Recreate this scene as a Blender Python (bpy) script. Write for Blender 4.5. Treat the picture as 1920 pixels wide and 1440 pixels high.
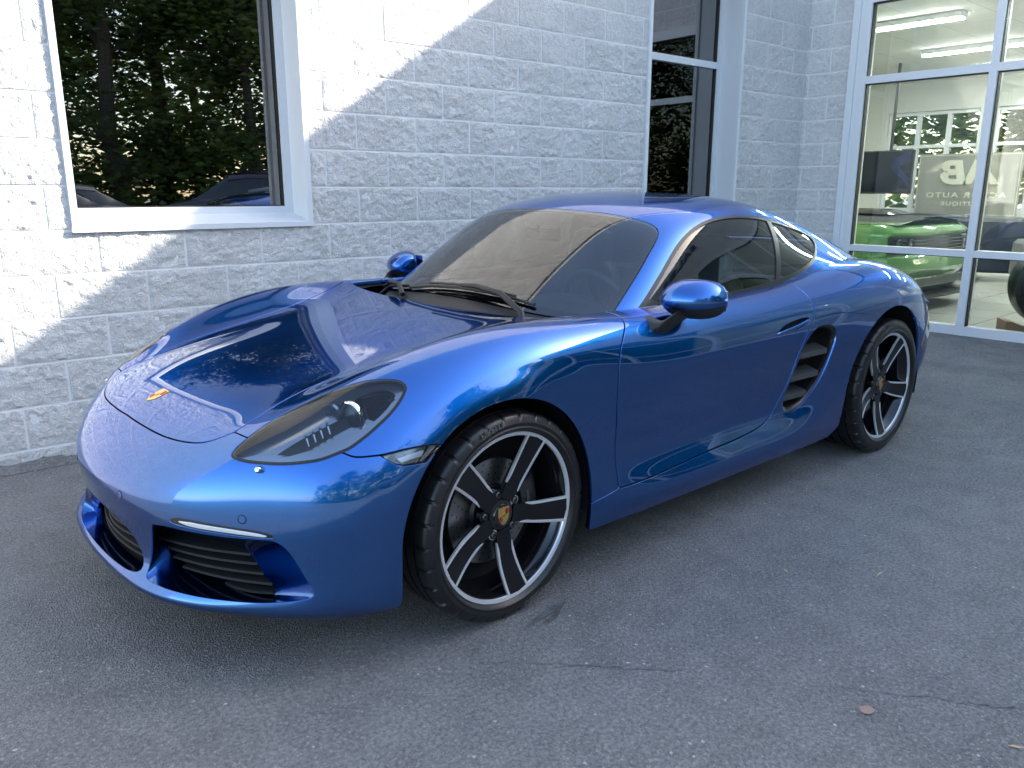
import bpy, bmesh, math, random
import numpy as np
from mathutils import Vector, Matrix

for o in list(bpy.data.objects): bpy.data.objects.remove(o)
scene = bpy.context.scene
COL = scene.collection
rad = math.radians

# ------------------------------------------------------------------ camera
# world axes: x = forwards along the blue car (0 at its front axle), y = to the car's left, z = up
cam_d = bpy.data.cameras.new('camera'); cam = bpy.data.objects.new('camera', cam_d); COL.objects.link(cam)
cam.location = (1.462, 2.528, 1.2765)
cam.rotation_euler = (rad(76.375), rad(-0.04), rad(138.479))
cam_d.sensor_width = 36.0; cam_d.lens = 28.015; cam_d.clip_start = 0.05; cam_d.clip_end = 600
scene.camera = cam

# ------------------------------------------------------------------ sky, sun, exposure
SUN_FROM = Vector((-1.0, 0.52, 0.668)).normalized()      # towards the sun
elev = math.asin(SUN_FROM.z); azim = math.atan2(SUN_FROM.x, SUN_FROM.y)
world = bpy.data.worlds.new('World'); scene.world = world; world.use_nodes = True
wn = world.node_tree; bg = wn.nodes['Background']
sky = wn.nodes.new('ShaderNodeTexSky'); sky.sky_type = 'NISHITA'; sky.sun_disc = False
sky.sun_elevation = elev; sky.sun_rotation = azim; sky.air_density = 1.0; sky.dust_density = 1.3; sky.ozone_density = 0.3
wn.links.new(sky.outputs[0], bg.inputs['Color']); bg.inputs['Strength'].default_value = 0.15
sun_d = bpy.data.lights.new('sun', 'SUN'); sun = bpy.data.objects.new('sun', sun_d); COL.objects.link(sun)
sun_d.energy = 3.3; sun_d.angle = rad(0.53); sun_d.color = (1.0, 0.93, 0.82)
sun.rotation_euler = SUN_FROM.to_track_quat('Z', 'Y').to_euler()
scene.view_settings.view_transform = 'Standard'; scene.view_settings.look = 'None'
scene.view_settings.exposure = 2.12; scene.view_settings.gamma = 1.0

# ------------------------------------------------------------------ helpers
rng = random.Random(7)
def new_obj(name, me, parent=None):
    o = bpy.data.objects.new(name, me); COL.objects.link(o)
    if parent is not None: o.parent = parent
    return o
def tag(o, label=None, cat=None, group=None, kind=None):
    if label: o['label'] = label
    if cat: o['category'] = cat
    if group: o['group'] = group
    if kind: o['kind'] = kind
    return o
def thing(name, label, cat, loc=(0,0,0), rz=0.0, group=None):
    o = bpy.data.objects.new(name, None); COL.objects.link(o); o.location = loc; o.rotation_euler = (0,0,rz)
    o.empty_display_size = 0.1
    return tag(o, label, cat, group)
def mesh(name, V, Fc, mat, parent=None, smooth=True, normals=None, mats=None, midx=None):
    me = bpy.data.meshes.new(name)
    me.from_pydata([tuple(map(float, v)) for v in V], [], [tuple(map(int, f)) for f in Fc])
    for m in (mats or [mat]): me.materials.append(m)
    if midx is not None: me.polygons.foreach_set('material_index', list(midx))
    if smooth: me.polygons.foreach_set('use_smooth', [True]*len(me.polygons))
    me.update()
    if normals is not None: me.normals_split_custom_set_from_vertices([tuple(map(float, n)) for n in normals])
    return new_obj(name, me, parent)
class MB:
    """collects primitive shapes into one mesh"""
    def __init__(s): s.V = []; s.F = []; s.M = []
    def add(s, V, Fc, m=0):
        k = len(s.V); s.V += [tuple(v) for v in V]; s.F += [tuple(i+k for i in f) for f in Fc]; s.M += [m]*len(Fc); return s
    def box(s, c, d, m=0, R=None, bev=0.0):
        x, y, z = d[0]/2, d[1]/2, d[2]/2
        if bev > 0:
            b = min(bev, x*.95, y*.95, z*.95); P = []
            for sx in (-1,1):
                for sy in (-1,1):
                    for sz in (-1,1):
                        P += [(sx*(x-b), sy*(y-b), sz*z), (sx*(x-b), sy*y, sz*(z-b)), (sx*x, sy*(y-b), sz*(z-b))]
            bm = bmesh.new()
            for q in P: bm.verts.new(q)
            r = bmesh.ops.convex_hull(bm, input=bm.verts); bm.verts.ensure_lookup_table()
            V = [v.co.copy() for v in bm.verts]; bm.verts.index_update(); Fc = [[v.index for v in f.verts] for f in bm.faces]; bm.free()
        else:
            V = [Vector((sx*x, sy*y, sz*z)) for sx in (-1,1) for sy in (-1,1) for sz in (-1,1)]
            Fc = [(0,1,3,2),(4,6,7,5),(0,4,5,1),(2,3,7,6),(0,2,6,4),(1,5,7,3)]
        c = Vector(c)
        return s.add([((R @ Vector(v)) if R else Vector(v)) + c for v in V], Fc, m)
    def tube(s, pts, r, n=8, m=0, cap=True, closed=False):
        pts = [Vector(q) for q in pts]; L = len(pts); rr = r if hasattr(r, '__len__') else [r]*L
        V = []; up = Vector((0.13, 0.21, 0.97))
        for i, q in enumerate(pts):
            a = pts[(i-1) % L] if (closed or i > 0) else q; b = pts[(i+1) % L] if (closed or i < L-1) else q
            t = (b-a).normalized(); x = t.cross(up)
            if x.length < 1e-3: x = t.cross(Vector((1,0,0)))
            x.normalize(); y = t.cross(x)
            V += [q + rr[i]*(math.cos(2*math.pi*k/n)*x + math.sin(2*math.pi*k/n)*y) for k in range(n)]
        Fc = []
        for i in range(L if closed else L-1):
            j = (i+1) % L
            Fc += [(i*n+k, i*n+(k+1)%n, j*n+(k+1)%n, j*n+k) for k in range(n)]
        if cap and not closed: Fc += [tuple(range(n))[::-1], tuple((L-1)*n+k for k in range(n))]
        return s.add(V, Fc, m)
    def lathe(s, prof, n=48, m=0, axis='y', c=(0,0,0), closed=False):
        """prof: list of (radius, position along axis)"""
        V = []; L = len(prof); c = Vector(c)
        for (r, h) in prof:
            for k in range(n):
                a = 2*math.pi*k/n; ca, sa = r*math.cos(a), r*math.sin(a)
                V.append(c + Vector({'y': (ca, h, sa), 'z': (ca, sa, h), 'x': (h, ca, sa)}[axis]))
        Fc = []
        for i in range(L if closed else L-1):
            j = (i+1) % L; Fc += [(i*n+k, i*n+(k+1)%n, j*n+(k+1)%n, j*n+k) for k in range(n)]
        return s.add(V, Fc, m)
    def loft(s, rings, m=0, closed=True, cap0=False, cap1=False):
        n = len(rings[0]); V = [v for r in rings for v in r]; Fc = []
        for i in range(len(rings)-1):
            for k in range(n if closed else n-1):
                Fc.append((i*n+k, i*n+(k+1)%n, (i+1)*n+(k+1)%n, (i+1)*n+k))
        if cap0: Fc.append(tuple(range(n))[::-1])
        if cap1: Fc.append(tuple((len(rings)-1)*n+k for k in range(n)))
        return s.add(V, Fc, m)
    def prism(s, poly, d0, d1, frame, m=0):
        """extrude a 2D polygon; frame(x, y, d) -> 3D"""
        n = len(poly); V = [frame(x, y, d0) for x, y in poly] + [frame(x, y, d1) for x, y in poly]
        return s.add(V, [tuple(range(n))[::-1], tuple(range(n, 2*n))] + [(k, (k+1)%n, n+(k+1)%n, n+k) for k in range(n)], m)
    def build(s, name, mats, parent=None, smooth=True, angle=None, fix=True):
        if not isinstance(mats, (list, tuple)): mats = [mats]
        o = mesh(name, s.V, s.F, None, parent, smooth=smooth, mats=mats, midx=s.M)
        if fix:
            bm = bmesh.new(); bm.from_mesh(o.data); bmesh.ops.recalc_face_normals(bm, faces=bm.faces); bm.to_mesh(o.data); bm.free()
        if smooth: o.data.set_sharp_from_angle(angle=rad(angle if angle else 35))
        return o
def copy_tree(o, parent=None, loc=None, rz=None):
    c = o.copy(); COL.objects.link(c)
    if parent is not None: c.parent = parent
    if loc is not None: c.location = loc
    if rz is not None: c.rotation_euler = (0, 0, rz)
    for ch in [k for k in bpy.data.objects if k.parent == o]: copy_tree(ch, c)
    return c

# ------------------------------------------------------------------ materials
class NT:
    def __init__(s, name):
        s.m = bpy.data.materials.new(name); s.m.use_nodes = True; s.t = s.m.node_tree; s.b = s.t.nodes['Principled BSDF']
        s.out = s.t.nodes['Material Output']
    def n(s, typ, **kw):
        x = s.t.nodes.new(typ)
        for k, v in kw.items():
            if k in x.inputs: x.inputs[k].default_value = v
            else: setattr(x, k, v)
        return x
    def l(s, a, b): s.t.links.new(a, b)
    def set(s, **kw):
        for k, v in kw.items(): s.b.inputs[k.replace('_', ' ')].default_value = v
        return s
def P(name, col, rough=.5, metal=0.0, **kw):
    t = NT(name); t.set(Base_Color=(*col, 1), Roughness=rough, Metallic=metal, **kw); return t.m
def noise_mat(name, c0, c1, scale=8, rough=.6, bump=0.0, bscale=60, detail=6, metal=0.0, **kw):
    t = NT(name); t.set(Roughness=rough, Metallic=metal, **kw)
    tc = t.n('ShaderNodeTexCoord'); nz = t.n('ShaderNodeTexNoise', Scale=scale, Detail=detail); t.l(tc.outputs['Object'], nz.inputs['Vector'])
    r = t.n('ShaderNodeValToRGB'); r.color_ramp.elements[0].position = .35; r.color_ramp.elements[1].position = .65
    r.color_ramp.elements[0].color = (*c0, 1); r.color_ramp.elements[1].color = (*c1, 1)
    t.l(nz.outputs[0], r.inputs[0]); t.l(r.outputs[0], t.b.inputs['Base Color'])
    if bump:
        n2 = t.n('ShaderNodeTexNoise', Scale=bscale, Detail=4.0); t.l(tc.outputs['Object'], n2.inputs['Vector'])
        bp = t.n('ShaderNodeBump', Strength=bump, Distance=.004); t.l(n2.outputs[0], bp.inputs['Height']); t.l(bp.outputs[0], t.b.inputs['Normal'])
    return t.m
def paint(name, c_face, c_edge, metal=.8, rough=.25, flake=True):
    """metallic car paint: coloured flake layer under clear coat, darker when seen edge-on"""
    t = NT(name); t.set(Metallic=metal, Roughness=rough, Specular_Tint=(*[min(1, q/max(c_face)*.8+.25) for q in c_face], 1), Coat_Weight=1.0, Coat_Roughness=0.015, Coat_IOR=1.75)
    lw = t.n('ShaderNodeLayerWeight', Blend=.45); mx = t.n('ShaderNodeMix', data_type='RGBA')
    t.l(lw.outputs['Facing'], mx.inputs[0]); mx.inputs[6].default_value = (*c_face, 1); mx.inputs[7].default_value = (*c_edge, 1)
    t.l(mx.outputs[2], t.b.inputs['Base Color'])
    if flake:
        tc = t.n('ShaderNodeTexCoord'); vo = t.n('ShaderNodeTexVoronoi', Scale=900.0); t.l(tc.outputs['Object'], vo.inputs['Vector'])
        bp = t.n('ShaderNodeBump', Strength=.05, Distance=.0006); t.l(vo.outputs['Distance'], bp.inputs['Height']); t.l(bp.outputs[0], t.b.inputs['Normal'])
        # the clear coat itself stays smooth
        geo = t.n('ShaderNodeNewGeometry'); t.l(geo.outputs['Normal'], t.b.inputs['Coat Normal'])
    return t.m
def glass(name, tint=(.75,.82,.80), ior=1.5, rough=0.0):
    """thin sheet glass: mirror reflection over tinted straight-through light"""
    t = NT(name); t.t.nodes.remove(t.b)
    tr = t.n('ShaderNodeBsdfTransparent'); tr.inputs[0].default_value = (*tint, 1)
    gl = t.n('ShaderNodeBsdfGlossy', Roughness=rough); gl.inputs[0].default_value = (1,1,1,1)
    fr = t.n('ShaderNodeFresnel', IOR=ior); mx = t.n('ShaderNodeMixShader')
    t.l(fr.outputs[0], mx.inputs[0]); t.l(tr.outputs[0], mx.inputs[1]); t.l(gl.outputs[0], mx.inputs[2]); t.l(mx.outputs[0], t.out.inputs['Surface'])
    return t.m
def emit(name, col, strength):
    t = NT(name); t.set(Base_Color=(*col,1), Emission_Color=(*col,1), Emission_Strength=strength); return t.m

M = {}
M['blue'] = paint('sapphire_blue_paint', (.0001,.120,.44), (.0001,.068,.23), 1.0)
M['black_plastic'] = P('black_plastic', (.012,.012,.013), .45)
M['gloss_black'] = P('gloss_black', (.006,.006,.007), .12, Coat_Weight=.6)
M['satin_black'] = P('satin_black', (.012,.012,.013), .32)
M['spoke_black'] = P('spoke_black', (.004,.004,.005), .22)
M['rubber'] = noise_mat('tyre_rubber', (.007,.007,.008), (.012,.012,.013), 40, .36, .15, 180)
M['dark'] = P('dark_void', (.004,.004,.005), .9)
M['silver'] = P('machined_alloy', (.80,.81,.83), .30, .65)
M['chrome'] = P('chrome', (.85,.86,.88), .06, 1.0)
M['steel'] = P('brake_steel', (.32,.31,.30), .35, 1.0)
M['caliper'] = P('caliper_black', (.02,.02,.022), .3)
M['lamp_dark'] = P('lamp_housing', (.26,.28,.32), .18, 0.8)
M['clear'] = glass('clear_lens', (.95,.97,.98), 1.48)
M['ws_glass'] = glass('windscreen_glass', (.74,.82,.81), 1.85)
M['side_glass'] = glass('side_window_glass', (.50,.57,.56), 1.65)
M['interior'] = noise_mat('cabin_leather', (.06,.063,.07), (.09,.094,.10), 14, .5, .1, 90)
M['liner'] = P('headliner', (.06,.06,.065), .9)
M['gold'] = P('badge_gold', (.80,.55,.18), .25, .9)
M['red'] = P('badge_red', (.45,.02,.02), .35)
M['amber'] = P('badge_black', (.01,.01,.01), .35)
M['white_lamp'] = P('lamp_reflector', (.80,.83,.88), .25, .5)
M['fin'] = P('lamp_fin', (.35,.38,.42), .2, .8)
# ---- text helper (built-in font -> flat mesh)
def text_geo(txt, size=1.0, bold=0.0, spacing=1.0, align='CENTER'):
    cu = bpy.data.curves.new('txt', 'FONT'); cu.body = txt; cu.size = size; cu.align_x = align; cu.align_y = 'CENTER'; cu.offset = bold; cu.space_character = spacing; cu.resolution_u = 3
    ob = bpy.data.objects.new('txt', cu); COL.objects.link(ob); dg = bpy.context.evaluated_depsgraph_get(); me = ob.evaluated_get(dg).to_mesh()
    V = [v.co.copy() for v in me.vertices]; Fc = [tuple(p.vertices) for p in me.polygons]
    ob.evaluated_get(dg).to_mesh_clear(); bpy.data.objects.remove(ob); bpy.data.curves.remove(cu)
    return V, Fc
def thick_text(mb, txt, size, frame, depth, bold=0.0, spacing=1.0, m=0):
    """extruded letters; frame(x, y, d) -> 3D point"""
    V, Fc = text_geo(txt, size, bold, spacing); n = len(V)
    P3 = [frame(v.x, v.y, depth) for v in V]+[frame(v.x, v.y, 0) for v in V]
    cnt = {}
    for f in Fc:
        for a, b in zip(f, f[1:]+f[:1]): cnt[(a, b)] = 1
    side = [(a, b, b+n, a+n) for (a, b) in cnt if (b, a) not in cnt]
    mb.add(P3, list(Fc)+side, m)

def thing_part0(name):
    o = bpy.data.objects.new(name, None); COL.objects.link(o); o.empty_display_size = .05; return o
def thing_part(name, parent):
    o = thing_part0(name); o.parent = parent; return o
# ================================================================== ground
def asphalt():
    t = NT('asphalt'); t.set(Roughness=.78)
    g = t.n('ShaderNodeNewGeometry'); pos = g.outputs['Position']
    def nz(sc, det=4.0, ro=.6):
        n_ = t.n('ShaderNodeTexNoise', Scale=sc, Detail=det, Roughness=ro); t.l(pos, n_.inputs['Vector']); return n_.outputs[0]
    big = nz(.55, 5); mid = nz(7, 6, .65); fine = nz(150, 3)
    r1 = t.n('ShaderNodeValToRGB'); e = r1.color_ramp.elements; e[0].position = .3; e[0].color = (.175,.171,.165,1); e[1].position = .72; e[1].color = (.265,.258,.248,1); t.l(mid, r1.inputs[0])
    r0 = t.n('ShaderNodeMapRange'); r0.inputs[1].default_value = .3; r0.inputs[2].default_value = .7; r0.inputs[3].default_value = .78; r0.inputs[4].default_value = 1.22; t.l(big, r0.inputs[0])
    m0 = t.n('ShaderNodeMix', data_type='RGBA', blend_type='MULTIPLY'); m0.inputs[0].default_value = 1; t.l(r1.outputs[0], m0.inputs[6]); t.l(r0.outputs[0], m0.inputs[7])
    # exposed aggregate: small stones of varied grey
    vo = t.n('ShaderNodeTexVoronoi', Scale=190.0, Randomness=1.0); t.l(pos, vo.inputs['Vector'])
    sp = t.n('ShaderNodeSeparateColor'); t.l(vo.outputs['Color'], sp.inputs[0])
    st = t.n('ShaderNodeMath', operation='GREATER_THAN'); st.inputs[1].default_value = .80; t.l(sp.outputs[0], st.inputs[0])
    cm = t.n('ShaderNodeMix', data_type='RGBA'); t.l(sp.outputs[1], cm.inputs[0]); cm.inputs[6].default_value = (.17,.17,.17,1); cm.inputs[7].default_value = (.33,.32,.30,1)
    m1 = t.n('ShaderNodeMix', data_type='RGBA'); t.l(st.outputs[0], m1.inputs[0]); t.l(m0.outputs[2], m1.inputs[6]); t.l(cm.outputs[2], m1.inputs[7])
    v2 = t.n('ShaderNodeTexVoronoi', Scale=34.0, Randomness=1.0); t.l(pos, v2.inputs['Vector'])
    s2 = t.n('ShaderNodeSeparateColor'); t.l(v2.outputs['Color'], s2.inputs[0])
    a1 = t.n('ShaderNodeMath', operation='GREATER_THAN'); a1.inputs[1].default_value = .94; t.l(s2.outputs[0], a1.inputs[0])
    a2 = t.n('ShaderNodeMath', operation='LESS_THAN'); a2.inputs[1].default_value = .16; t.l(v2.outputs['Distance'], a2.inputs[0])
    a3 = t.n('ShaderNodeMath', operation='MULTIPLY'); t.l(a1.outputs[0], a3.inputs[0]); t.l(a2.outputs[0], a3.inputs[1])
    m2 = t.n('ShaderNodeMix', data_type='RGBA'); t.l(a3.outputs[0], m2.inputs[0]); t.l(m1.outputs[2], m2.inputs[6]); m2.inputs[7].default_value = (.50,.48,.45,1)
    # shade of fine pits put into the colour as random noise
    f2 = nz(85, 4, .7); fr = t.n('ShaderNodeMapRange'); fr.inputs[1].default_value = .34; fr.inputs[2].default_value = .60; fr.inputs[3].default_value = .55; fr.inputs[4].default_value = 1.12; t.l(f2, fr.inputs[0])
    m3 = t.n('ShaderNodeMix', data_type='RGBA', blend_type='MULTIPLY'); m3.inputs[0].default_value = 1; t.l(m2.outputs[2], m3.inputs[6]); t.l(fr.outputs[0], m3.inputs[7]); t.l(m3.outputs[2], t.b.inputs['Base Color'])
    add = t.n('ShaderNodeMath', operation='ADD'); t.l(vo.outputs['Distance'], add.inputs[0]); t.l(fine, add.inputs[1])
    ad2 = t.n('ShaderNodeMath', operation='ADD'); t.l(add.outputs[0], ad2.inputs[0]); mq = t.n('ShaderNodeMath', operation='MULTIPLY'); mq.inputs[1].default_value = .3; t.l(mid, mq.inputs[0]); t.l(mq.outputs[0], ad2.inputs[1])
    bp = t.n('ShaderNodeBump', Strength=.9, Distance=.007); t.l(ad2.outputs[0], bp.inputs['Height']); t.l(bp.outputs[0], t.b.inputs['Normal'])
    return t.m
M['asphalt'] = asphalt()
def gz(x, y=0): return .0365*min(max(-2.7-x, 0), 3.05)
xs = [-160,-60,-20,-5.75,-5.2,-4.6,-4.0,-3.4,-3.0,-2.7,-2.4,0,2,6,20,60,160]; ys = [-120,-30,-6,-1.2,2,6,20,60,160]
mb = MB(); V = [(x, y, gz(x)) for x in xs for y in ys]; ny = len(ys)
mb.add(V, [(i*ny+j, (i+1)*ny+j, (i+1)*ny+j+1, i*ny+j+1) for i in range(len(xs)-1) for j in range(ny-1)])
tag(mb.build('ground', M['asphalt'], fix=False), kind='structure')
# dark sealed cracks and a damp mark by the front wheel
def strip(name, pts, w, mat, z=.004):
    V = []; r_ = random.Random(3)
    for i, p in enumerate(pts):
        a = np.array(pts[max(i-1,0)]); b = np.array(pts[min(i+1,len(pts)-1)]); d = (b-a)/np.linalg.norm(b-a); n_ = np.array([-d[1], d[0]]); k = w*(.4+.9*r_.random())*min(1, .25+i, .25+len(pts)-1-i)
        V += [(*(np.array(p)+n_*k), z), (*(np.array(p)-n_*k), z)]
    return mesh(name, V, [(2*i, 2*i+1, 2*i+3, 2*i+2) for i in range(len(pts)-1)], mat, smooth=False)
M['seal'] = noise_mat('crack_sealant', (.12,.12,.118), (.17,.168,.165), 60, .7, .4, 200)
tag(strip('crack', [(0.223,0.986),(0.207,1.009),(0.187,1.029),(0.156,1.041),(0.152,1.064),(0.132,1.075),(0.106,1.097),(0.088,1.123),(0.060,1.137),(0.045,1.168),(0.034,1.176),(0.015,1.195),(-0.007,1.215),(-0.036,1.247),(-0.052,1.256),(-0.059,1.286),(-0.089,1.308),(-0.104,1.323),(-0.129,1.347),(-0.140,1.367),(-0.156,1.376),(-0.184,1.394)], .0022, M['seal']), kind='structure')
tag(strip('crack', [(-0.414,1.689),(-0.424,1.715),(-0.442,1.734),(-0.450,1.746),(-0.455,1.766),(-0.476,1.783),(-0.483,1.794),(-0.492,1.811),(-0.508,1.842),(-0.533,1.858),(-0.541,1.872),(-0.559,1.881),(-0.570,1.913),(-0.583,1.928),(-0.584,1.948),(-0.606,1.956),(-0.616,1.981),(-0.636,1.998),(-0.638,2.017),(-0.663,2.036),(-0.676,2.044),(-0.680,2.070)], .0022, M['seal']), kind='structure')
def blot(name, c, rx, ry, rot, mat, z=.004, seed=1):
    r_ = random.Random(seed); n = 40; V = [(c[0], c[1], z)]; ph = [r_.uniform(0, 6.28) for _ in range(5)]
    for k in range(n):
        a = 2*math.pi*k/n; q = 1+.22*math.sin(3*a+ph[0])+.14*math.sin(7*a+ph[1])+.10*math.sin(13*a+ph[2]); x, y = rx*q*math.cos(a), ry*q*math.sin(a)
        V.append((c[0]+x*math.cos(rot)-y*math.sin(rot), c[1]+x*math.sin(rot)+y*math.cos(rot), z))
    return mesh(name, V, [(0, 1+k, 1+(k+1)%n) for k in range(n)], mat, smooth=False)
M['damp'] = noise_mat('damp_asphalt', (.07,.07,.07), (.15,.15,.15), 50, .35, .5, 120)
tag(blot('damp_mark', (-.11,.925), .085, .014, rad(8), M['damp'], .004, 4), kind='structure')
tag(blot('damp_mark', (-.10,.955), .05, .008, rad(14), M['damp'], .005, 9), kind='structure')
# petals, seed scales and loose grit scattered over the lot
gm = MB(); r_ = random.Random(21); cols = 3
for k in range(80):
    x = r_.uniform(-5.2, 1.4); y = r_.uniform(.95, 2.6) if r_.random() < .8 else r_.uniform(-1.5, 2.2); a = r_.uniform(0, 6.28); kind_ = r_.random(); z = gz(x)+.003
    if kind_ < .16: L, w, m = r_.uniform(.012,.022), .004, r_.choice((0, 1))
    else: L, w, m = r_.uniform(.002,.004), .0025, 2
    ca, sa = math.cos(a), math.sin(a)
    P6 = [(-L, 0, 0), (-.3*L, w, .002), (.6*L, w*.7, .003), (L, 0, .004), (.4*L, -w, .002), (-.4*L, -w*.8, .001)]
    gm.add([(x+p*ca-q*sa, y+p*sa+q*ca, z+h) for p, q, h in P6]+[(x, y, z+.005 if m == 2 else z+.004)], [(i, (i+1)%6, 6) for i in range(6)], m)
tag(gm.build('petals_and_grit', [P('petal_pink', (.45,.10,.16), .6), P('petal_tan', (.50,.33,.20), .6), P('grit', (.30,.29,.27), .8)], smooth=False), 'small fallen petals and bits of grit scattered over the asphalt', 'litter', kind='stuff')
coin = MB(); coin.lathe([(0,.002),(.0165,.002),(.0175,.0012),(.0175,0)], 24, 0, 'z'); coin = coin.build('fallen_leaf', P('brown_leaf', (.30,.20,.16), .6)); tag(coin, 'small round brown leaf lying on the open asphalt', 'leaf')
coin.location = (-0.376, 1.804, .004); coin.rotation_euler = (rad(6), rad(4), 0)
# ================================================================== showroom building
AL = rad(-1.481); DW = np.array([math.cos(AL), math.sin(AL), 0]); NW = np.array([-math.sin(AL), math.cos(AL), 0]); VW = -1.6668
def mw(s, z, d=0.0): p = DW*s+NW*(VW+d); return (p[0], p[1], z)              # main wall: along, height, proud of the face
GA = rad(-.5); WU = -5.72; DV = np.array([-math.sin(GA), math.cos(GA), 0]); NU = np.array([math.cos(GA), math.sin(GA), 0])
def ww(v, z, d=0.0): p = NU*(WU+d)+DV*v; return (p[0], p[1], z)              # wing front: along, height, proud of the face
H, ZA, BL = .2032, 1.0943, .4064
bld = thing('showroom_building', 'white-painted split-face block showroom building with a glazed wing', 'building', (-5.7, -1.6, 0))
def bpart(o):                       # parent to the building keeping world coordinates
    o.parent = bld; o.matrix_parent_inverse = Matrix.Translation((5.7, 1.6, 0)); return o
def block_mat():
    t = NT('painted_split_block'); t.set(Roughness=.75)
    g = t.n('ShaderNodeNewGeometry'); pos = g.outputs['Position']; oi = t.n('ShaderNodeObjectInfo')
    def nz(sc, det=5.0, ro=.6, dist=0.0):
        n_ = t.n('ShaderNodeTexNoise', Scale=sc, Detail=det, Roughness=ro, Distortion=dist); t.l(pos, n_.inputs['Vector']); return n_.outputs[0]
    n1 = nz(38, 6, .66, .35); n2 = nz(120, 4, .6); n3 = nz(3.0, 4)
    r = t.n('ShaderNodeValToRGB'); e = r.color_ramp.elements; e[0].position = .25; e[0].color = (.58,.57,.555,1); e[1].position = .55; e[1].color = (.74,.73,.715,1); t.l(n1, r.inputs[0])
    mr = t.n('ShaderNodeMapRange'); mr.inputs[1].default_value = .3; mr.inputs[2].default_value = .7; mr.inputs[3].default_value = .90; mr.inputs[4].default_value = 1.06; t.l(n3, mr.inputs[0])
    m0 = t.n('ShaderNodeMix', data_type='RGBA', blend_type='MULTIPLY'); m0.inputs[0].default_value = 1; t.l(r.outputs[0], m0.inputs[6]); t.l(mr.outputs[0], m0.inputs[7])
    # a few weather stains
    n4 = nz(1.3, 6, .7); st = t.n('ShaderNodeMapRange'); st.inputs[1].default_value = .66; st.inputs[2].default_value = .74; t.l(n4, st.inputs[0])
    n5 = nz(14, 4); sm = t.n('ShaderNodeMath', operation='MULTIPLY'); t.l(st.outputs[0], sm.inputs[0]); t.l(n5, sm.inputs[1])
    m1 = t.n('ShaderNodeMix', data_type='RGBA'); t.l(sm.outputs[0], m1.inputs[0]); t.l(m0.outputs[2], m1.inputs[6]); m1.inputs[7].default_value = (.36,.34,.29,1)
    t.l(m1.outputs[2], t.b.inputs['Base Color'])
    ad = t.n('ShaderNodeMath', operation='MULTIPLY_ADD'); t.l(n2, ad.inputs[0]); ad.inputs[1].default_value = .5; t.l(n1, ad.inputs[2])
    b1 = t.n('ShaderNodeBump', Strength=1.0, Distance=.016); t.l(ad.outputs[0], b1.inputs['Height']); t.l(b1.outputs[0], t.b.inputs['Normal'])
    return t.m
M['block'] = block_mat()
M['mortar'] = noise_mat('painted_mortar', (.78,.77,.76), (.83,.82,.81), 20, .8, .2, 90)
M['alu'] = P('white_aluminium', (.72,.74,.76), .35)
M['alu_grey'] = P('silver_aluminium', (.55,.58,.62), .35, .3)
M['gasket'] = P('gasket', (.02,.02,.02), .5)
M['win_glass'] = glass('tinted_window_glass', (.22,.25,.24), 2.9)
M['store_glass'] = glass('showroom_glass', (.88,.94,.90), 1.65)
M['inner_wall'] = P('interior_paint', (.64,.64,.61), .8)
M['room_dark'] = P('unlit_room', (.10,.10,.10), .9)
# block meshes: rough-split front (front = +y, length along x)
from mathutils import noise as mnoise
def block_mesh(seed, nx=46, nz_=23, amp=1.0, full=BL):
    """split-face block: broken-stone relief that eases off towards the tooled edges"""
    r_ = random.Random(seed); L, Hh, Dp = full-.012, H-.012, .10; V = []; off = Vector((seed*3.7, seed*1.3, seed*.7)); tx, tz = r_.uniform(-.003,.003), r_.uniform(-.007,.007)
    for i in range(nx+1):
        for j in range(nz_+1):
            x = -L/2+L*i/nx; z = -Hh/2+Hh*j/nz_; p = Vector((x, 0, z*1.15))+off
            d = .0075*mnoise.fractal(p*16, 1.0, 2.0, 2)+.0060*(abs(mnoise.noise(p*34))-.25)+.0042*mnoise.fractal(p*75, 1.0, 2.1, 2)+tx*x*4+tz*z*2
            ed = min(x+L/2, L/2-x, z+Hh/2, Hh/2-z); w = min(1.0, max(ed, 0.0)/.016)**.8
            V.append((x, (d*amp*.78+.0013)*w-.0012*(1-w), z))
    n = nz_+1; Fc = [(i*n+j, (i+1)*n+j, (i+1)*n+j+1, i*n+j+1) for i in range(nx) for j in range(nz_)]
    b = len(V); ring = [i*n for i in range(nx+1)]+[nx*n+j for j in range(1, n)]+[i*n+n-1 for i in range(nx-1, -1, -1)]+[j for j in range(n-2, 0, -1)]
    V += [(V[k][0], -Dp, V[k][2]) for k in ring]; m = len(ring)
    Fc += [(ring[k], b+k, b+(k+1)%m, ring[(k+1)%m]) for k in range(m)]
    me = bpy.data.meshes.new('block'); me.from_pydata(V, [], Fc); me.materials.append(M['block']); me.polygons.foreach_set('use_smooth', [True]*len(me.polygons)); me.set_sharp_from_angle(angle=rad(60)); me.update()
    return me
BM = [block_mesh(100+k) for k in range(10)]; BM_far = [block_mesh(200+k, 14, 7, .8) for k in range(4)]; BM_half = [block_mesh(300+k, 24, 23, 1.0, .2032) for k in range(4)]; BM_bit = [block_mesh(400+k, 12, 23, .9, .105) for k in range(3)]
def spans(lo, hi, off, holes):
    """block intervals of one course between lo and hi"""
    out = []; k0 = math.floor((lo-off)/BL)
    cuts = sorted({lo, hi}|{off+BL*k for k in range(k0, k0+200) if lo < off+BL*k < hi}|{h for hh in holes for h in hh if lo < h < hi})
    for a, b in zip(cuts, cuts[1:]):
        if b-a < .03: continue
        m = (a+b)/2
        if any(h0 < m < h1 for h0, h1 in holes): continue
        out.append((a, b))
    return out
from bpy_extras.object_utils import world_to_camera_view
bpy.context.view_layer.update()
WIN1 = (-.69, .53, ZA, ZA+8*H); WIN2 = (-4.695, -3.49, ZA-4*H, ZA+10*H)
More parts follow.
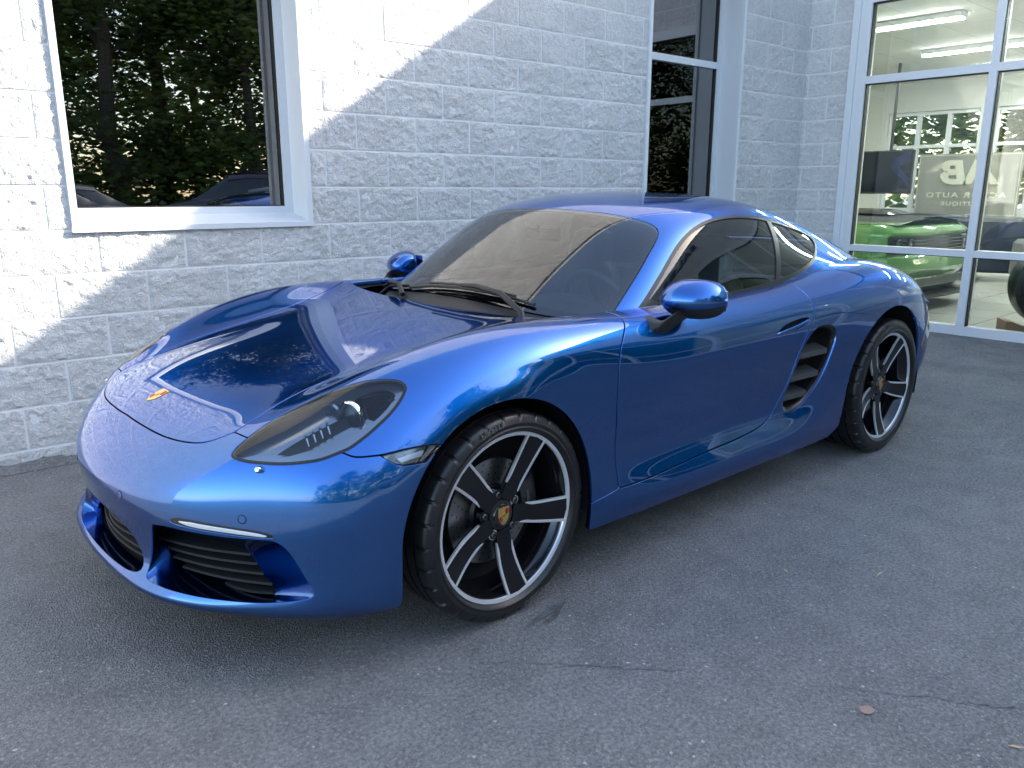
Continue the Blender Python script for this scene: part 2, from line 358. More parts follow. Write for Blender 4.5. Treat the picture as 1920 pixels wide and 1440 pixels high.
STORE_L, STORE_TOP, WING_END, ROOF_Z = -1.13, ZA+9*H, 7.5, 4.87
todo = []
for k in range(-6, 19):
    z0 = ZA+k*H; z1 = z0+H; hs = [(w[0], w[1]) for w in (WIN1, WIN2) if w[2]-1e-3 < (z0+z1)/2 < w[3]+1e-3]
    for a, b in spans(-5.80, 7.0, .02 if k % 2 else .2232, hs): todo.append(('m', a, b, z0))
    hw_ = [(STORE_L, WING_END-.4)] if z1 < STORE_TOP+1e-3 else []
    if z0 < 4.75:
        for a, b in spans(-1.57, WING_END, -1.13+(.0 if k % 2 else .2), hw_): todo.append(('w', a, b, z0))
def visible(q):
    p = mw((q[1]+q[2])/2, q[3]+H/2) if q[0] == 'm' else ww((q[1]+q[2])/2, q[3]+H/2)
    c = world_to_camera_view(scene, cam, Vector(p)); return c.z > 0 and -.06 < c.x < 1.06 and -.06 < c.y < 1.07
main_wall = MB(); hm = []
def wall_back(fr, lo, hi, zlo, zhi, holes, name, d0=-.0036, d1=-.22):
    # backing of mortar with window openings cut out, as a grid of boxes
    mbk = MB(); xs_ = sorted({lo, hi}|{h for hh in holes for h in hh[:2]}); zs_ = sorted({zlo, zhi}|{h for hh in holes for h in hh[2:]})
    for a, b in zip(xs_, xs_[1:]):
        for c, e in zip(zs_, zs_[1:]):
            m = ((a+b)/2, (c+e)/2)
            if any(h[0] < m[0] < h[1] and h[2] < m[1] < h[3] for h in holes): continue
            P8 = [fr(x, z, d) for x in (a, b) for z in (c, e) for d in (d0, d1)]
            mbk.add(P8, [(0,1,3,2),(4,6,7,5),(0,4,5,1),(2,3,7,6),(0,2,6,4),(1,5,7,3)])
    return bpart(mbk.build(name, M['mortar'], smooth=False))
wall_m = wall_back(mw, -5.80, 7.0, -.15, 4.95, [WIN1, WIN2], 'main_wall')
wall_w = wall_back(ww, -1.64, WING_END, -.05, ROOF_Z-.12, [(STORE_L, WING_END-.4, -.06, STORE_TOP)], 'wing_wall')
vis = [q for q in todo if visible(q)]; rest = [q for q in todo if not visible(q)]
vis.sort(key=lambda q: -(q[2]-q[1])/max((Vector(mw((q[1]+q[2])/2, q[3]) if q[0] == 'm' else ww((q[1]+q[2])/2, q[3]))-cam.location).length, .1))
nm_ = [q for q in vis if q[0] == 'm']; nw_ = [q for q in vis if q[0] == 'w']; rest += nm_[298:]+nw_[298:]; vis = nm_[:298]+nw_[:298]
def place(q):
    a, b, z0 = q[1], q[2], q[3]; jit = rng.uniform(-.0008, .0012)
    if q[0] == 'm': loc = mw((a+b)/2, z0+H/2, jit); rz = AL
    else: loc = ww((a+b)/2, z0+H/2, jit); rz = GA-math.pi/2
    return Matrix.Translation(loc) @ Matrix.Rotation(rz, 4, 'Z') @ Matrix.Diagonal(((b-a-.012)/(pick(b-a, False)[1]-.012)*rng.choice((1,-1)), 1, 1, 1))
def pick(L_, near=True):
    if not near or L_ > .30: return (BM if near else BM_far), BL
    return (BM_half, .2032) if L_ > .15 else (BM_bit, .105)
for q in vis:
    set_, len_ = pick(q[2]-q[1]); o = bpy.data.objects.new('block', rng.choice(set_)); COL.objects.link(o); par = wall_m if q[0] == 'm' else wall_w
    o.parent = par; o.matrix_parent_inverse = Matrix.Identity(4); Mx = place(q); Mx = Mx @ Matrix.Diagonal(((BL-.012)/(len_-.012), 1, 1, 1)); o.matrix_local = Mx
for side, par in (('m', wall_m), ('w', wall_w)):
    Vs, Fs = [], []
    cache = {id(me): (np.array([v.co[:] for v in me.vertices]), [tuple(p.vertices) for p in me.polygons]) for me in BM_far}
    for q in rest:
        if q[0] != side: continue
        V0, F0 = cache[id(rng.choice(BM_far))]; Mx = np.array(place(q)); k = len(Vs); Vs += (V0 @ Mx[:3,:3].T+Mx[:3,3]).tolist(); Fs += [tuple(i+k for i in f) for f in F0]
    o = mesh('block_field', Vs, Fs, M['block'], None); o.parent = par; o['kind'] = 'stuff'; o.data.set_sharp_from_angle(angle=rad(50))
# main_wall / wing_wall were shifted by the building offset through their parent inverse, so blocks use world coordinates directly

# rough asphalt edge banked up against the foot of the wall
be = MB(); r_ = random.Random(8); rows = []
for k in range(420):
    sx = -5.6+8.2*k/419; hgt = .020+.018*mnoise.noise(Vector((sx*7, 0, 3)))+.010*r_.random(); rows.append([mw(sx, gz(mw(sx,0)[0])+.002, .075+.03*r_.random()), mw(sx, gz(mw(sx,0)[0])+.012+.5*max(hgt,0.004)*r_.random(), .030+.01*r_.random()), mw(sx, gz(mw(sx,0)[0])+max(hgt,.006), .006), mw(sx, gz(mw(sx,0)[0])-.02, -.004)])
be.loft(rows, closed=False); tag(be.build('base_asphalt', M['asphalt'], fix=False), kind='structure')
# ---- windows in the main wall
def window(w, name, label, cross=None, rec=.21):
    s0, s1, z0, z1 = w; W_ = thing_part0(name); bpart(W_); W_['label'] = label
    def bar(nm, a, b, c, e, d0, d1, mat):
        m_ = MB(); P8 = [mw(x, z, d) for x in (a, b) for z in (c, e) for d in (d0, d1)]; m_.add(P8, [(0,1,3,2),(4,6,7,5),(0,4,5,1),(2,3,7,6),(0,2,6,4),(1,5,7,3)])
        o = m_.build(nm, mat, smooth=False); o.parent = W_; o.matrix_parent_inverse = Matrix.Identity(4); return o
    t = .030; A = M['alu']
    # outer casing, lining of the reveal, inner frame, gasket, pane
    bar('casing', s0, s0+t, z0, z1, -.02, .014, A); bar('casing', s1-t, s1, z0, z1, -.02, .014, A); bar('casing', s0, s1, z1-t, z1, -.021, .013, A)
    bar('reveal', s0, s0+.012, z0, z1, -rec-.06, -.019, A); bar('reveal', s1-.012, s1, z0, z1, -rec-.06, -.019, A); bar('reveal', s0, s1, z1-.012, z1, -rec-.06, -.018, A)
    sl = MB(); prof = [(-rec-.06, z0+.062), (-rec, z0+.060), (-.03, z0+.020), (.018, z0+.016), (.018, z0-.010), (-.02, z0-.010), (-.02, z0-.004), (-rec-.06, z0-.004)]
    sl.loft([[mw(s0-.003, z, d) for d, z in prof], [mw(s1+.003, z, d) for d, z in prof]], cap0=True, cap1=True); o = sl.build('sill', A, smooth=False); o.parent = W_
    fw = .048
    bar('frame', s0+.012, s0+.012+fw, z0+.05, z1-.012, -rec-.05, -rec+.004, A); bar('frame', s1-.012-fw, s1-.012, z0+.05, z1-.012, -rec-.05, -rec+.004, A)
    bar('frame', s0+.012+fw, s1-.012-fw, z0+.05, z0+.062+.035, -rec-.05, -rec+.003, A); bar('frame', s0+.012+fw, s1-.012-fw, z1-.06, z1-.012, -rec-.05, -rec+.003, A)
    g = .010; a, b, c, e = s0+.012+fw, s1-.012-fw, z0+.097, z1-.06
    for q in ((a, a+g, c, e), (b-g, b, c, e), (a, b, c, c+g*.6), (a, b, e-g, e)): bar('gasket', *q, -rec-.045, -rec-.008, M['gasket'])
    zs_ = [c, e] if cross is None else [c, cross, e]
    for k in range(len(zs_)-1): bar('pane', a+.004, b-.004, zs_[k]+.004, zs_[k+1]-.004, -rec-.030, -rec-.024, M['win_glass'])
    if cross: bar('transom', a, b, cross-.026, cross+.026, -rec-.05, -rec+.006, A)
    return W_
w1 = window(WIN1, 'window', 'recessed white-framed window with dark glass beside the sunlit blocks'); w2 = window(WIN2, 'window', 'tall narrow white-framed window with a transom behind the coupe roof', cross=2.318)
for W_ in (w1, w2):
    W_.matrix_parent_inverse = Matrix.Translation((5.7, 1.6, 0))
# unlit room behind the main wall
rm = MB()
def quadbox(m_, x0, x1, y0, y1, z0, z1, faces='xXyYzZ'):
    P8 = [(x, y, z) for x in (x0, x1) for y in (y0, y1) for z in (z0, z1)]
    D_ = {'x': (0,1,3,2), 'X': (4,6,7,5), 'y': (0,4,5,1), 'Y': (2,3,7,6), 'z': (0,2,6,4), 'Z': (1,5,7,3)}
    m_.add(P8, [D_[f] for f in faces])
quadbox(rm, -5.55, 6.9, -7.5, -1.95, .13, 4.6, 'xXyzZ'); bpart(rm.build('back_room', M['room_dark'], smooth=False, fix=False))
rf = MB(); quadbox(rf, -13.2, 7.0, -8.0, -2.0, 4.951, 5.05); bpart(rf.build('main_roof', M['alu_grey'], smooth=False))
ck_ = MB(); P8 = [mw(x, z, d) for x in (-5.66, 7.05) for z in (4.951, 5.09) for d in (-.45, .05)]; ck_.add(P8, [(0,1,3,2),(4,6,7,5),(0,4,5,1),(2,3,7,6),(0,2,6,4),(1,5,7,3)]); bpart(ck_.build('coping', M['alu'], smooth=False))
cp = MB(); P8 = [ww(x, z, d) for x in (-1.62, WING_END+.06) for z in (ROOF_Z-.12, ROOF_Z) for d in (-7.4, .05)]; cp.add(P8, [(0,1,3,2),(4,6,7,5),(0,4,5,1),(2,3,7,6),(0,2,6,4),(1,5,7,3)]); bpart(cp.build('wing_roof', M['alu_grey'], smooth=False))

# ---- glazed wing: frame members and panes one by one
sf = thing_part0('storefront'); bpart(sf); sf['label'] = 'aluminium-framed showroom glazing in the wing'
def smember(nm, v0, v1, z0, z1, d0=-.06, d1=.045, mat=None, tri=None):
    m_ = MB(); P8 = [ww(x, z, d) for x in (v0, v1) for z in (z0, z1) for d in (d0, d1)]; m_.add(P8, [(0,1,3,2),(4,6,7,5),(0,4,5,1),(2,3,7,6),(0,2,6,4),(1,5,7,3)])
    o = m_.build(nm, mat or M['alu'], smooth=False); o.parent = sf; return o
zb, zm0, zm1, zu0, zu1, zt = .105, .752, .806, 2.178, 2.240, 2.83
smember('jamb', STORE_L-.005, STORE_L+.055, .09, STORE_TOP, -.08, .055); smember('jamb', STORE_L+.055, STORE_L+.105, .09, STORE_TOP, -.08, .034); smember('jamb', STORE_L+.105, STORE_L+.150, .09, STORE_TOP, -.07, .046)
smember('head_rail', STORE_L+.15, WING_END-.4, zt, STORE_TOP, -.07, .047)
mull = [.005+1.055*k for k in range(7)]; edges = [STORE_L+.15]+[m for v in mull for m in (v, v+.060)]+[WING_END-.4]
for v in mull: smember('mullion', v, v+.060, .09, zt, -.08, .050)
for a, b in zip(edges[0::2], edges[1::2]):
    if b-a < .1: continue
    smember('bottom_rail', a, b, zb-.02, .182, -.06, .046); smember('middle_rail', a, b, zm0, zm1, -.06, .046); smember('transom_rail', a, b, zu0, zu1, -.06, .046)
    for z0, z1 in ((.182, zm0), (zm1, zu0), (zu1, zt)):
        smember('pane', a+.002, b-.002, z0+.002, z1-.002, -.012, -.006, M['store_glass'])
        smember('gasket', a, a+.008, z0, z1, -.03, .024, M['gasket']); smember('gasket', a+.008, b, z1-.007, z1, -.03, .024, M['gasket'])
# sign high on the wing
sg_ = thing('wall_sign', 'large blue letters fixed high on the wing wall above the showroom glass', 'sign', ww(4.0, 4.2, .02))
M['sign_blue'] = P('sign_blue', (.010,.035,.16), .35)
for k_, ch in enumerate('SALES'):
    lm = MB(); thick_text(lm, ch, .62, lambda x, y, d: (d, x+.46*k_, y), .07, .028); lm.build('letter', M['sign_blue'], sg_, smooth=False)

# ---- inside the wing
IN = thing_part0('showroom_interior'); bpart(IN)
def inbox(nm, x0, x1, y0, y1, z0, z1, mat, faces='xXyYzZ', fix=True):
    m_ = MB(); quadbox(m_, x0, x1, y0, y1, z0, z1, faces); o = m_.build(nm, mat, smooth=False, fix=fix); o.parent = IN; return o
def tiles(name, c0, c1, sz, rough, mort):
    t = NT(name); t.set(Roughness=rough); g = t.n('ShaderNodeNewGeometry'); br = t.n('ShaderNodeTexBrick', offset=0.0, Scale=1.0); t.l(g.outputs['Position'], br.inputs['Vector'])
    br.inputs['Color1'].default_value = (*c0,1); br.inputs['Color2'].default_value = (*c1,1); br.inputs['Mortar'].default_value = (*mort,1); br.inputs['Mortar Size'].default_value = .006; br.inputs['Brick Width'].default_value = sz; br.inputs['Row Height'].default_value = sz
    t.l(br.outputs['Color'], t.b.inputs['Base Color']); return t.m
M['floor_tile'] = tiles('showroom_floor_tile', (.44,.44,.42), (.49,.49,.47), .61, .16, (.25,.25,.24)); M['ceil_tile'] = tiles('ceiling_tile', (.62,.62,.58), (.66,.66,.62), .61, .9, (.44,.44,.41))
XB = -12.4; ZC = 2.96
inbox('floor', XB, WU-.08, -6.5, WING_END-.1, .05, .125, M['floor_tile']); inbox('ceiling', XB, WU-.09, -6.5, WING_END-.1, ZC, ZC+.05, M['ceil_tile'])
bw = [(-3.72,-2.32,.95,2.52),(-2.1,-.5,.95,2.52),(.2,2.0,.95,2.52),(2.6,5.0,.95,2.52)]
def rear_wall():
    m_ = MB(); ys_ = sorted({-6.5, WING_END}|{h for q in bw for h in q[:2]}); 
    for a, b in zip(ys_, ys_[1:]):
        hole = any(q[0] < (a+b)/2 < q[1] for q in bw)
        for z0, z1 in (((.05,.95),(2.52,ZC)) if hole else ((.05,ZC),)): quadbox(m_, XB-.2, XB, a, b, z0, z1)
    o = m_.build('rear_wall', M['inner_wall'], smooth=False); o.parent = IN
    for q in bw:
        f_ = MB(); n_ = 3
        for i in range(n_+1): y = q[0]+(q[1]-q[0])*i/n_; f_.box((XB-.1, y, (q[2]+q[3])/2), (.07, .06, q[3]-q[2]-.002))
        for z in (q[2]+.03, 1.98, q[3]-.03): f_.box((XB-.1, (q[0]+q[1])/2, z), (.066, q[1]-q[0]-.07, .05))
        f_ = f_.build('rear_window_frame', M['alu'], smooth=False); f_.parent = IN
rear_wall()
inbox('end_wall', XB, WU-.05, WING_END-.1, WING_END, .05, 4.7, M['inner_wall']); inbox('far_wall', XB, -5.6, -6.6, -6.5, .05, ZC, M['inner_wall']); inbox('partition', -5.62, -5.56, -6.5, -1.9, .05, 4.6, M['inner_wall'])
inbox('outer_rear_wall', XB-.2, XB, -6.5, WING_END, ZC+.001, 4.75, M['inner_wall'])
M['lamp'] = emit('tube_light', (1.0,.99,.96), 30.0)
lamps_ = []
for x, y, wh in [(-7.25,-1.38,'above the hood of the green car'),(-9.3,-1.38,'between the green car and the navy sofa'),(-7.25,.9,'above the loose wheel behind the glass'),(-9.3,.9,'above the grey armchair'),(-7.25,-3.6,'above the cabin of the green car'),(-9.3,-3.6,'beside the television pole'),(-11.2,-1.38,'over the navy sofa by the rear windows'),(-11.2,.9,'over the bare floor by the rear windows')]:
    L_ = thing('ceiling_light', 'slim white linear ceiling light '+wh, 'ceiling light', (x, y, ZC), 0, 'linear lights in the showroom ceiling')
    m_ = MB(); m_.box((0,0,-.03), (.13,1.22,.06), bev=.01); m_.build('housing', M['alu'], L_, smooth=False)
    m_ = MB(); m_.box((0,0,-.067), (.10,1.18,.012)); m_.build('diffuser', M['lamp'], L_, smooth=False); lamps_.append(L_)
# ================================================================== trees around the lot
def leaf_mat(name, c0, c1):
    t = NT(name); t.set(Roughness=.55); oi = t.n('ShaderNodeNewGeometry'); nz = t.n('ShaderNodeTexNoise', Scale=.9, Detail=3.0); t.l(oi.outputs['Position'], nz.inputs['Vector'])
    mx = t.n('ShaderNodeMix', data_type='RGBA'); mr = t.n('ShaderNodeMapRange'); mr.inputs[1].default_value = .35; mr.inputs[2].default_value = .65; t.l(nz.outputs[0], mr.inputs[0]); t.l(mr.outputs[0], mx.inputs[0])
    mx.inputs[6].default_value = (*c0,1); mx.inputs[7].default_value = (*c1,1); t.l(mx.outputs[2], t.b.inputs['Base Color'])
    tl = t.n('ShaderNodeBsdfTranslucent'); t.l(mx.outputs[2], tl.inputs[0]); ms = t.n('ShaderNodeMixShader'); ms.inputs[0].default_value = .4
    t.l(t.b.outputs[0], ms.inputs[1]); t.l(tl.outputs[0], ms.inputs[2]); t.l(ms.outputs[0], t.out.inputs['Surface']); return t.m
LEAF = [leaf_mat('leaf_fresh', (.12,.20,.035), (.18,.26,.06)), leaf_mat('leaf_mid', (.09,.15,.03), (.14,.20,.05)), leaf_mat('leaf_dark', (.07,.11,.028), (.11,.15,.045))]
BARK = noise_mat('bark', (.045,.035,.028), (.10,.085,.07), 18, .9, .6, 40)
def tree_meshes(seed, h, rx, base, nclump, nleaf, lm, leaf=.27, sparse=1.0):
    r_ = random.Random(seed); tk = MB(); top = Vector((r_.uniform(-.5,.5), r_.uniform(-.5,.5), h*.82)); pts = []
    for k in range(9): w = k/8; pts.append(Vector((0,0,-.15)).lerp(top, w)+Vector((r_.uniform(-.12,.12), r_.uniform(-.12,.12), 0))*(w > 0))
    tk.tube(pts, [.24*(1-.85*k/8)*h/11 for k in range(9)], 8)
    cl = []
    for k in range(nclump):
        u = r_.random(); z = base+(h-base)*(u**.85); env = math.sin(math.pi*min(max((z-base)/(h-base)*.92+.08, 0), 1))**.6; a = r_.uniform(0, 6.28); rr = rx*env*(.35+.65*r_.random()**.5)
        cl.append(Vector((rr*math.cos(a), rr*math.sin(a), z)))
    for c in cl[:max(9, nclump//5)]:
        w = min(max((c.z*.75)/(h*.82), .15), .95); s = Vector((0,0,0)).lerp(top, w); mid = s.lerp(c, .5)+Vector((0,0,-.06*(c-s).length)); tk.tube([s, mid, c], [.075*h/11, .045*h/11, .012], 5)
    V, Fc = [], []
    for c in cl:
        R = r_.uniform(.55, 1.15)*rx/3.2
        for _ in range(int(nleaf*r_.uniform(.6, 1.3)*sparse)):
            d = Vector((r_.gauss(0,1), r_.gauss(0,1), r_.gauss(0,.75))); d *= R*.55; p = c+d; s = leaf*r_.uniform(.6, 1.4)
            q = Matrix.Rotation(r_.uniform(0, 6.28), 3, 'Z') @ Matrix.Rotation(r_.uniform(-1.1, 1.1), 3, 'X'); k = len(V)
            V += [p+q @ Vector((-s*.5,0,0)), p+q @ Vector((0,-s*.32,.03)), p+q @ Vector((s*.5,0,-.02)), p+q @ Vector((0,s*.32,.03))]; Fc.append((k, k+1, k+2, k+3))
    me = bpy.data.meshes.new('crown'); me.from_pydata([tuple(v) for v in V], [], Fc); me.materials.append(lm); me.update()
    return tk, me
TV = []
for sd, h, rx, base, nc, nl, lm, sp in ((1, 13.5, 3.6, 2.2, 110, 90, LEAF[0], 1), (2, 12, 4.0, 1.5, 125, 90, LEAF[1], 1), (3, 15, 3.4, .8, 135, 90, LEAF[2], 1), (4, 14, 3.8, 5.5, 60, 30, LEAF[0], .8)):
    tk, me = tree_meshes(sd, h, rx, base, nc, nl, lm, sparse=sp); TV.append((tk, me))
def tree(kind, x, y, sc, rz, label, group):
    t_ = thing('tree', label, 'tree', (x, y, 0), rz, group); t_.scale = (sc, sc, sc*random.Random(int(x*7+y)).uniform(.92, 1.1)); tk, me = TV[kind]
    if not isinstance(tk, bpy.types.Mesh):
        o = tk.build('trunk', BARK, t_); TV[kind] = (o.data, me)
    else: new_obj('trunk', tk, t_)
    new_obj('crown', me, t_)
names = ['tall fresh-green broadleaf tree in the row beyond the parked cars', 'wide mid-green broadleaf tree in the row beyond the parked cars', 'dense dark-green tree reaching low in the row beyond the parked cars', 'thin tree with bare upper limbs beyond the parked cars']
rt = random.Random(11)
row = [(-34,30,1),(-29,27,2),(-25,31,0),(-21.5,25.5,1),(-18.5,29,2),(-15.5,24.5,0),(-13.2,28.5,2),(-10.8,24,1),(-8.2,27.5,2),(-5.8,23.8,2),(-3.0,28,0),(.5,25.5,3),(4.2,27,2),(8.5,26,1),(13,28,0),(18,26,2),(24,29,1),(31,28,0),(-12,35,0),(-4,36,1),(5,36,2),(-22,36,1)]
for x, y, k in row: tree(k, x, y, rt.uniform(.85, 1.15), rt.uniform(0, 6.28), names[k], 'trees across the lot')
for x, y, k in [(-19,-9,0),(-21,-5.2,1),(-18.5,-2.0,0),(-22,1.5,1),(-19,5,0),(-27,-12,1)]: tree(k, x, y, rt.uniform(.6, .75), rt.uniform(0, 6.28), 'sunlit green tree seen through the showroom rear windows', 'trees behind the showroom')
# low growth under the trees
V, Fc = [], []
for k in range(14000):
    x = rt.uniform(-36, 32); y = 22.2+rt.random()**1.5*9; z = rt.uniform(.0, 1.0)**1.2*(2.3+.9*math.sin(x*.7)+.5*math.sin(x*1.9)); s = rt.uniform(.12,.3); q = Matrix.Rotation(rt.uniform(0,6.28), 3, 'Z') @ Matrix.Rotation(rt.uniform(-1.2,1.2), 3, 'X'); p = Vector((x,y,z+.05)); i = len(V)
    V += [p+q @ Vector((-s,0,0)), p+q @ Vector((0,-s*.6,0)), p+q @ Vector((s,0,0)), p+q @ Vector((0,s*.6,0))]; Fc.append((i,i+1,i+2,i+3))
tag(mesh('undergrowth', V, Fc, LEAF[1], smooth=False), 'leafy undergrowth along the foot of the trees across the lot', 'undergrowth', kind='stuff')
V, Fc = [], []
for k in range(9000):
    x = -17-rt.random()**1.5*5; y = rt.uniform(-12, 8); z = rt.uniform(0, 1)*(4.2+.8*math.sin(y*.9)); s = rt.uniform(.10,.22); q = Matrix.Rotation(rt.uniform(0,6.28), 3, 'Z') @ Matrix.Rotation(rt.uniform(-1.2,1.2), 3, 'X'); p = Vector((x,y,z+.05)); i = len(V)
    V += [p+q @ Vector((-s,0,0)), p+q @ Vector((0,-s*.6,0)), p+q @ Vector((s,0,0)), p+q @ Vector((0,s*.6,0))]; Fc.append((i,i+1,i+2,i+3))
tag(mesh('leafy_thicket', V, Fc, LEAF[0], smooth=False), 'fresh green leafy thicket behind the showroom rear windows', 'thicket', kind='stuff')
gv = MB(); gv.add([(-60,21.5,.006),(60,21.5,.006),(60,110,.006),(-60,110,.006)], [(0,1,2,3)]); tag(gv.build('grass_verge', noise_mat('verge_grass', (.03,.06,.012), (.06,.10,.02), 3, .9), fix=False), kind='structure')

# ================================================================== parked cars across the lot
TYRE = M['rubber']
def parked(name, label, x, y, rz, col, L=4.75, Wd=1.86, Hh=1.45, suv=False):
    c_ = thing(name, label, 'car', (x, y, 0), rz, 'cars parked across the lot')
    mt = paint(name+'_paint', col, tuple(q*.5 for q in col), .5, .35, False); hw = Wd/2
    zs = .72 if not suv else .88
    st = [(-.02*L, .55, .62, .80), (.0, .42, .70, .86), (.03, .36, zs+.02, .93), (.12, .30, zs+.13, .98), (.27, .28, zs+.22, 1.0), (.45, .28, zs+.25, 1.0), (.65, .28, zs+.27, 1.0), (.82, .30, zs+.28, .99), (.93, .34, zs+.25, .95), (.985, .42, zs+.14, .90), (1.0, .52, zs-.02, .84)]
    rings = []
    for xr, zb_, zt_, ws in st:
        xx = L/2-xr*L if xr >= 0 else L/2+.01; w = hw*ws; rings.append([(xx, yy, zz) for yy, zz in ((-w*.86,zb_),(-w*.97,zb_+.06),(-w,zb_+(zt_-zb_)*.45),(-w*.98,zt_-.10),(-w*.90,zt_-.02),(-w*.55,zt_+.02),(0,zt_+.035),(w*.55,zt_+.02),(w*.90,zt_-.02),(w*.98,zt_-.10),(w,zb_+(zt_-zb_)*.45),(w*.97,zb_+.06),(w*.86,zb_))])
    body = MB().loft(rings, cap0=True, cap1=True).build('body', mt, c_, angle=50)
    gh = [(.24 if not suv else .22, zs+.20, .02, .86), (.33, Hh-.28, .5, .80), (.40, Hh-.06, .9, .74), (.50, Hh, 1, .72), (.65, Hh-.01, 1, .72), (.78 if not suv else .86, Hh-.10 if not suv else Hh-.06, .8, .72), (.86 if not suv else .95, Hh-.32 if not suv else Hh-.35, .4, .76), (.93 if not suv else .985, zs+.22, .02, .82)]
    rg = []; rf = []
    for xr, zt_, q, ws in gh:
        xx = L/2-xr*L; w = hw*ws; wb = hw*.90; rg.append([(xx, -wb, zs+.12), (xx, -(w+.02), zs+.12+(zt_-zs-.12)*.75), (xx, -w*.85, zt_-.015), (xx, 0, zt_), (xx, w*.85, zt_-.015), (xx, w+.02, zs+.12+(zt_-zs-.12)*.75), (xx, wb, zs+.12)])
    MB().loft(rg, closed=False).build('glasshouse', M['car_glass'], c_, angle=50, fix=True)
    MB().loft([[(p[0], p[1]*1.01, p[2]+.012) for p in r[1:6]] for r in rg[2:6]], closed=False).build('roof', mt, c_, angle=50)
    for sx in (.18, .80):
        for sy in (-1, 1):
            w = MB(); w.lathe([(.22,-.09),(.31,-.10),(.335,-.07),(.335,.07),(.31,.10),(.22,.09)], 32, c=(L/2-sx*L, sy*(hw-.10), .335)); w = w.build('wheel', TYRE, c_)
            r = MB(); r.lathe([(.0,.07*sy),(.19,.08*sy),(.225,.092*sy)], 24, c=(L/2-sx*L, sy*(hw-.10), .335)); r.build('rim', M['alu_grey'], w)
    for sy in (-1, 1):
        h = MB(); h.box((L/2-.10, sy*hw*.66, zs-.03), (.16, .36, .13), bev=.03, R=Matrix.Rotation(-sy*.25, 3, 'Z')); h.build('headlight', M['white_lamp'], c_)
        h = MB(); h.box((-L/2+.07, sy*hw*.68, zs+.04), (.14, .36, .14), bev=.03); h.build('tail_light', P('tail_red', (.30,.01,.01), .2), c_)
    if suv:
        for sy in (-1, 1): MB().tube([(L/2-.42*L, sy*hw*.62, Hh+.0), (L/2-.47*L, sy*hw*.62, Hh+.05), (L/2-.75*L, sy*hw*.62, Hh+.05), (L/2-.80*L, sy*hw*.62, Hh)], .018, 6).build('roof_rail', M['black_plastic'], c_)
    return c_
M['car_glass'] = P('parked_car_glass', (.015,.02,.02), .05, 0, Coat_Weight=1.0)
parked('parked_sedan', 'grey sedan parked nose-in, closest of the row to the showroom wing', -.45, 9.4, rad(163), (.30,.31,.31))
parked('parked_sedan', 'dark green-grey sedan parked between the grey and the black sedans', -1.35, 12.2, rad(163), (.16,.19,.17))
parked('parked_sedan', 'black sedan parked furthest from the showroom, beside the verge', -2.4, 14.9, rad(163), (.06,.06,.065))
parked('parked_suv', 'dark maroon sport utility vehicle with roof rails parked past the end of the wing', -6.3, 12.6, rad(48), (.030,.018,.026), 4.8, 1.95, 1.72, True)
parked('parked_sedan', 'low dark blue car parked alongside the maroon utility vehicle', -5.4, 9.6, rad(30), (.03,.04,.055), 4.5, 1.85, 1.36)
# ================================================================== things in the showroom
FZ = .126
# green muscle car, nose towards +y
M['green'] = paint('green_car_paint', (.095,.27,.05), (.05,.15,.03), .1, .35, False)
gc = GC = thing('muscle_car', 'bright green muscle car with black hood standing behind the showroom glass', 'car', (-7.02, -.62, FZ), rad(88))
gc.scale = (1, 1, .91)
plan = [(0,0),(-.004,.25),(-.02,.50),(-.055,.72),(-.12,.86),(-.24,.935),(-.50,.96),(-.95,.955),(-1.5,.955),(-2.2,.96),(-3.2,.965),(-4.2,.95),(-4.8,.90)]
lv = [(.20,-.10,.97),(.245,-.05,.985),(.26,-.035,.99),(.36,-.06,.985),(.42,-.02,.995),(.455,.0,1.0),(.56,.0,1.0),(.60,-.02,1.0),(.615,-.035,1.0),(.80,-.035,1.0),(.815,-.012,.995),(.84,-.008,.985),(.885,-.05,.96),(.915,-.11,.93)]
def gpt(i, z, xo, ws, sg): 
    x, y = plan[i]; w = max(0, 1-abs(x)/.5); rise = .05*min(1, max(0, -x/1.6)) if z > .8 else 0
    return (x+xo*w, sg*y*ws, z+rise)
rows = []
for z, xo, ws in lv: rows.append([gpt(i, z, xo, ws, -1) for i in range(len(plan)-1, 0, -1)]+[gpt(i, z, xo, ws, 1) for i in range(len(plan))])
MB().loft(rows, closed=False).build('body', M['green'], gc, angle=28)
top = rows[-1]; n = len(plan); hd = []
for i in range(0, 9):
    x, y = plan[i][0]-.11*max(0, 1-abs(plan[i][0])/.5), 0
for fr_ in np.linspace(0, 1, 9):
    x = -.11-1.75*fr_; hwid_ = np.interp(-x, [.0,.12,.24,.5,1.9], [.5,.72,.83,.885,.89]); zt_ = .918+.05*min(1, -x/1.6)
    hd.append([(x+.0, yy*hwid_, zt_+.055*(1-abs(yy)**2.2)+(.012 if abs(yy) < .35 else 0)) for yy in np.linspace(-1, 1, 17)])
MB().loft(hd, closed=False).build('hood_base', M['green'], gc, angle=40)
hb = []
for r in hd[0:]: hb.append([(p[0]-.02, p[1]*.95, p[2]+.006+.0*i) for i, p in enumerate(r)])
hood_b = MB().loft(hb, closed=False).build('black_hood', P('satin_black_hood', (.012,.012,.013), .75, Specular_IOR_Level=.2), gc, angle=40)
sc_ = []
for x, w, h in ((-.42,.20,.0),(-.50,.26,.035),(-.62,.28,.05),(-.95,.27,.045),(-1.3,.25,.02),(-1.5,.22,.0)):
    sc_.append([(x, w*yy, 1.005+.035*min(1,-x/1.6)+h*(1-abs(yy)**4)) for yy in np.linspace(-1, 1, 9)])
MB().loft(sc_, closed=False).build('hood_scoop', M['gloss_black'], hood_b, angle=40)
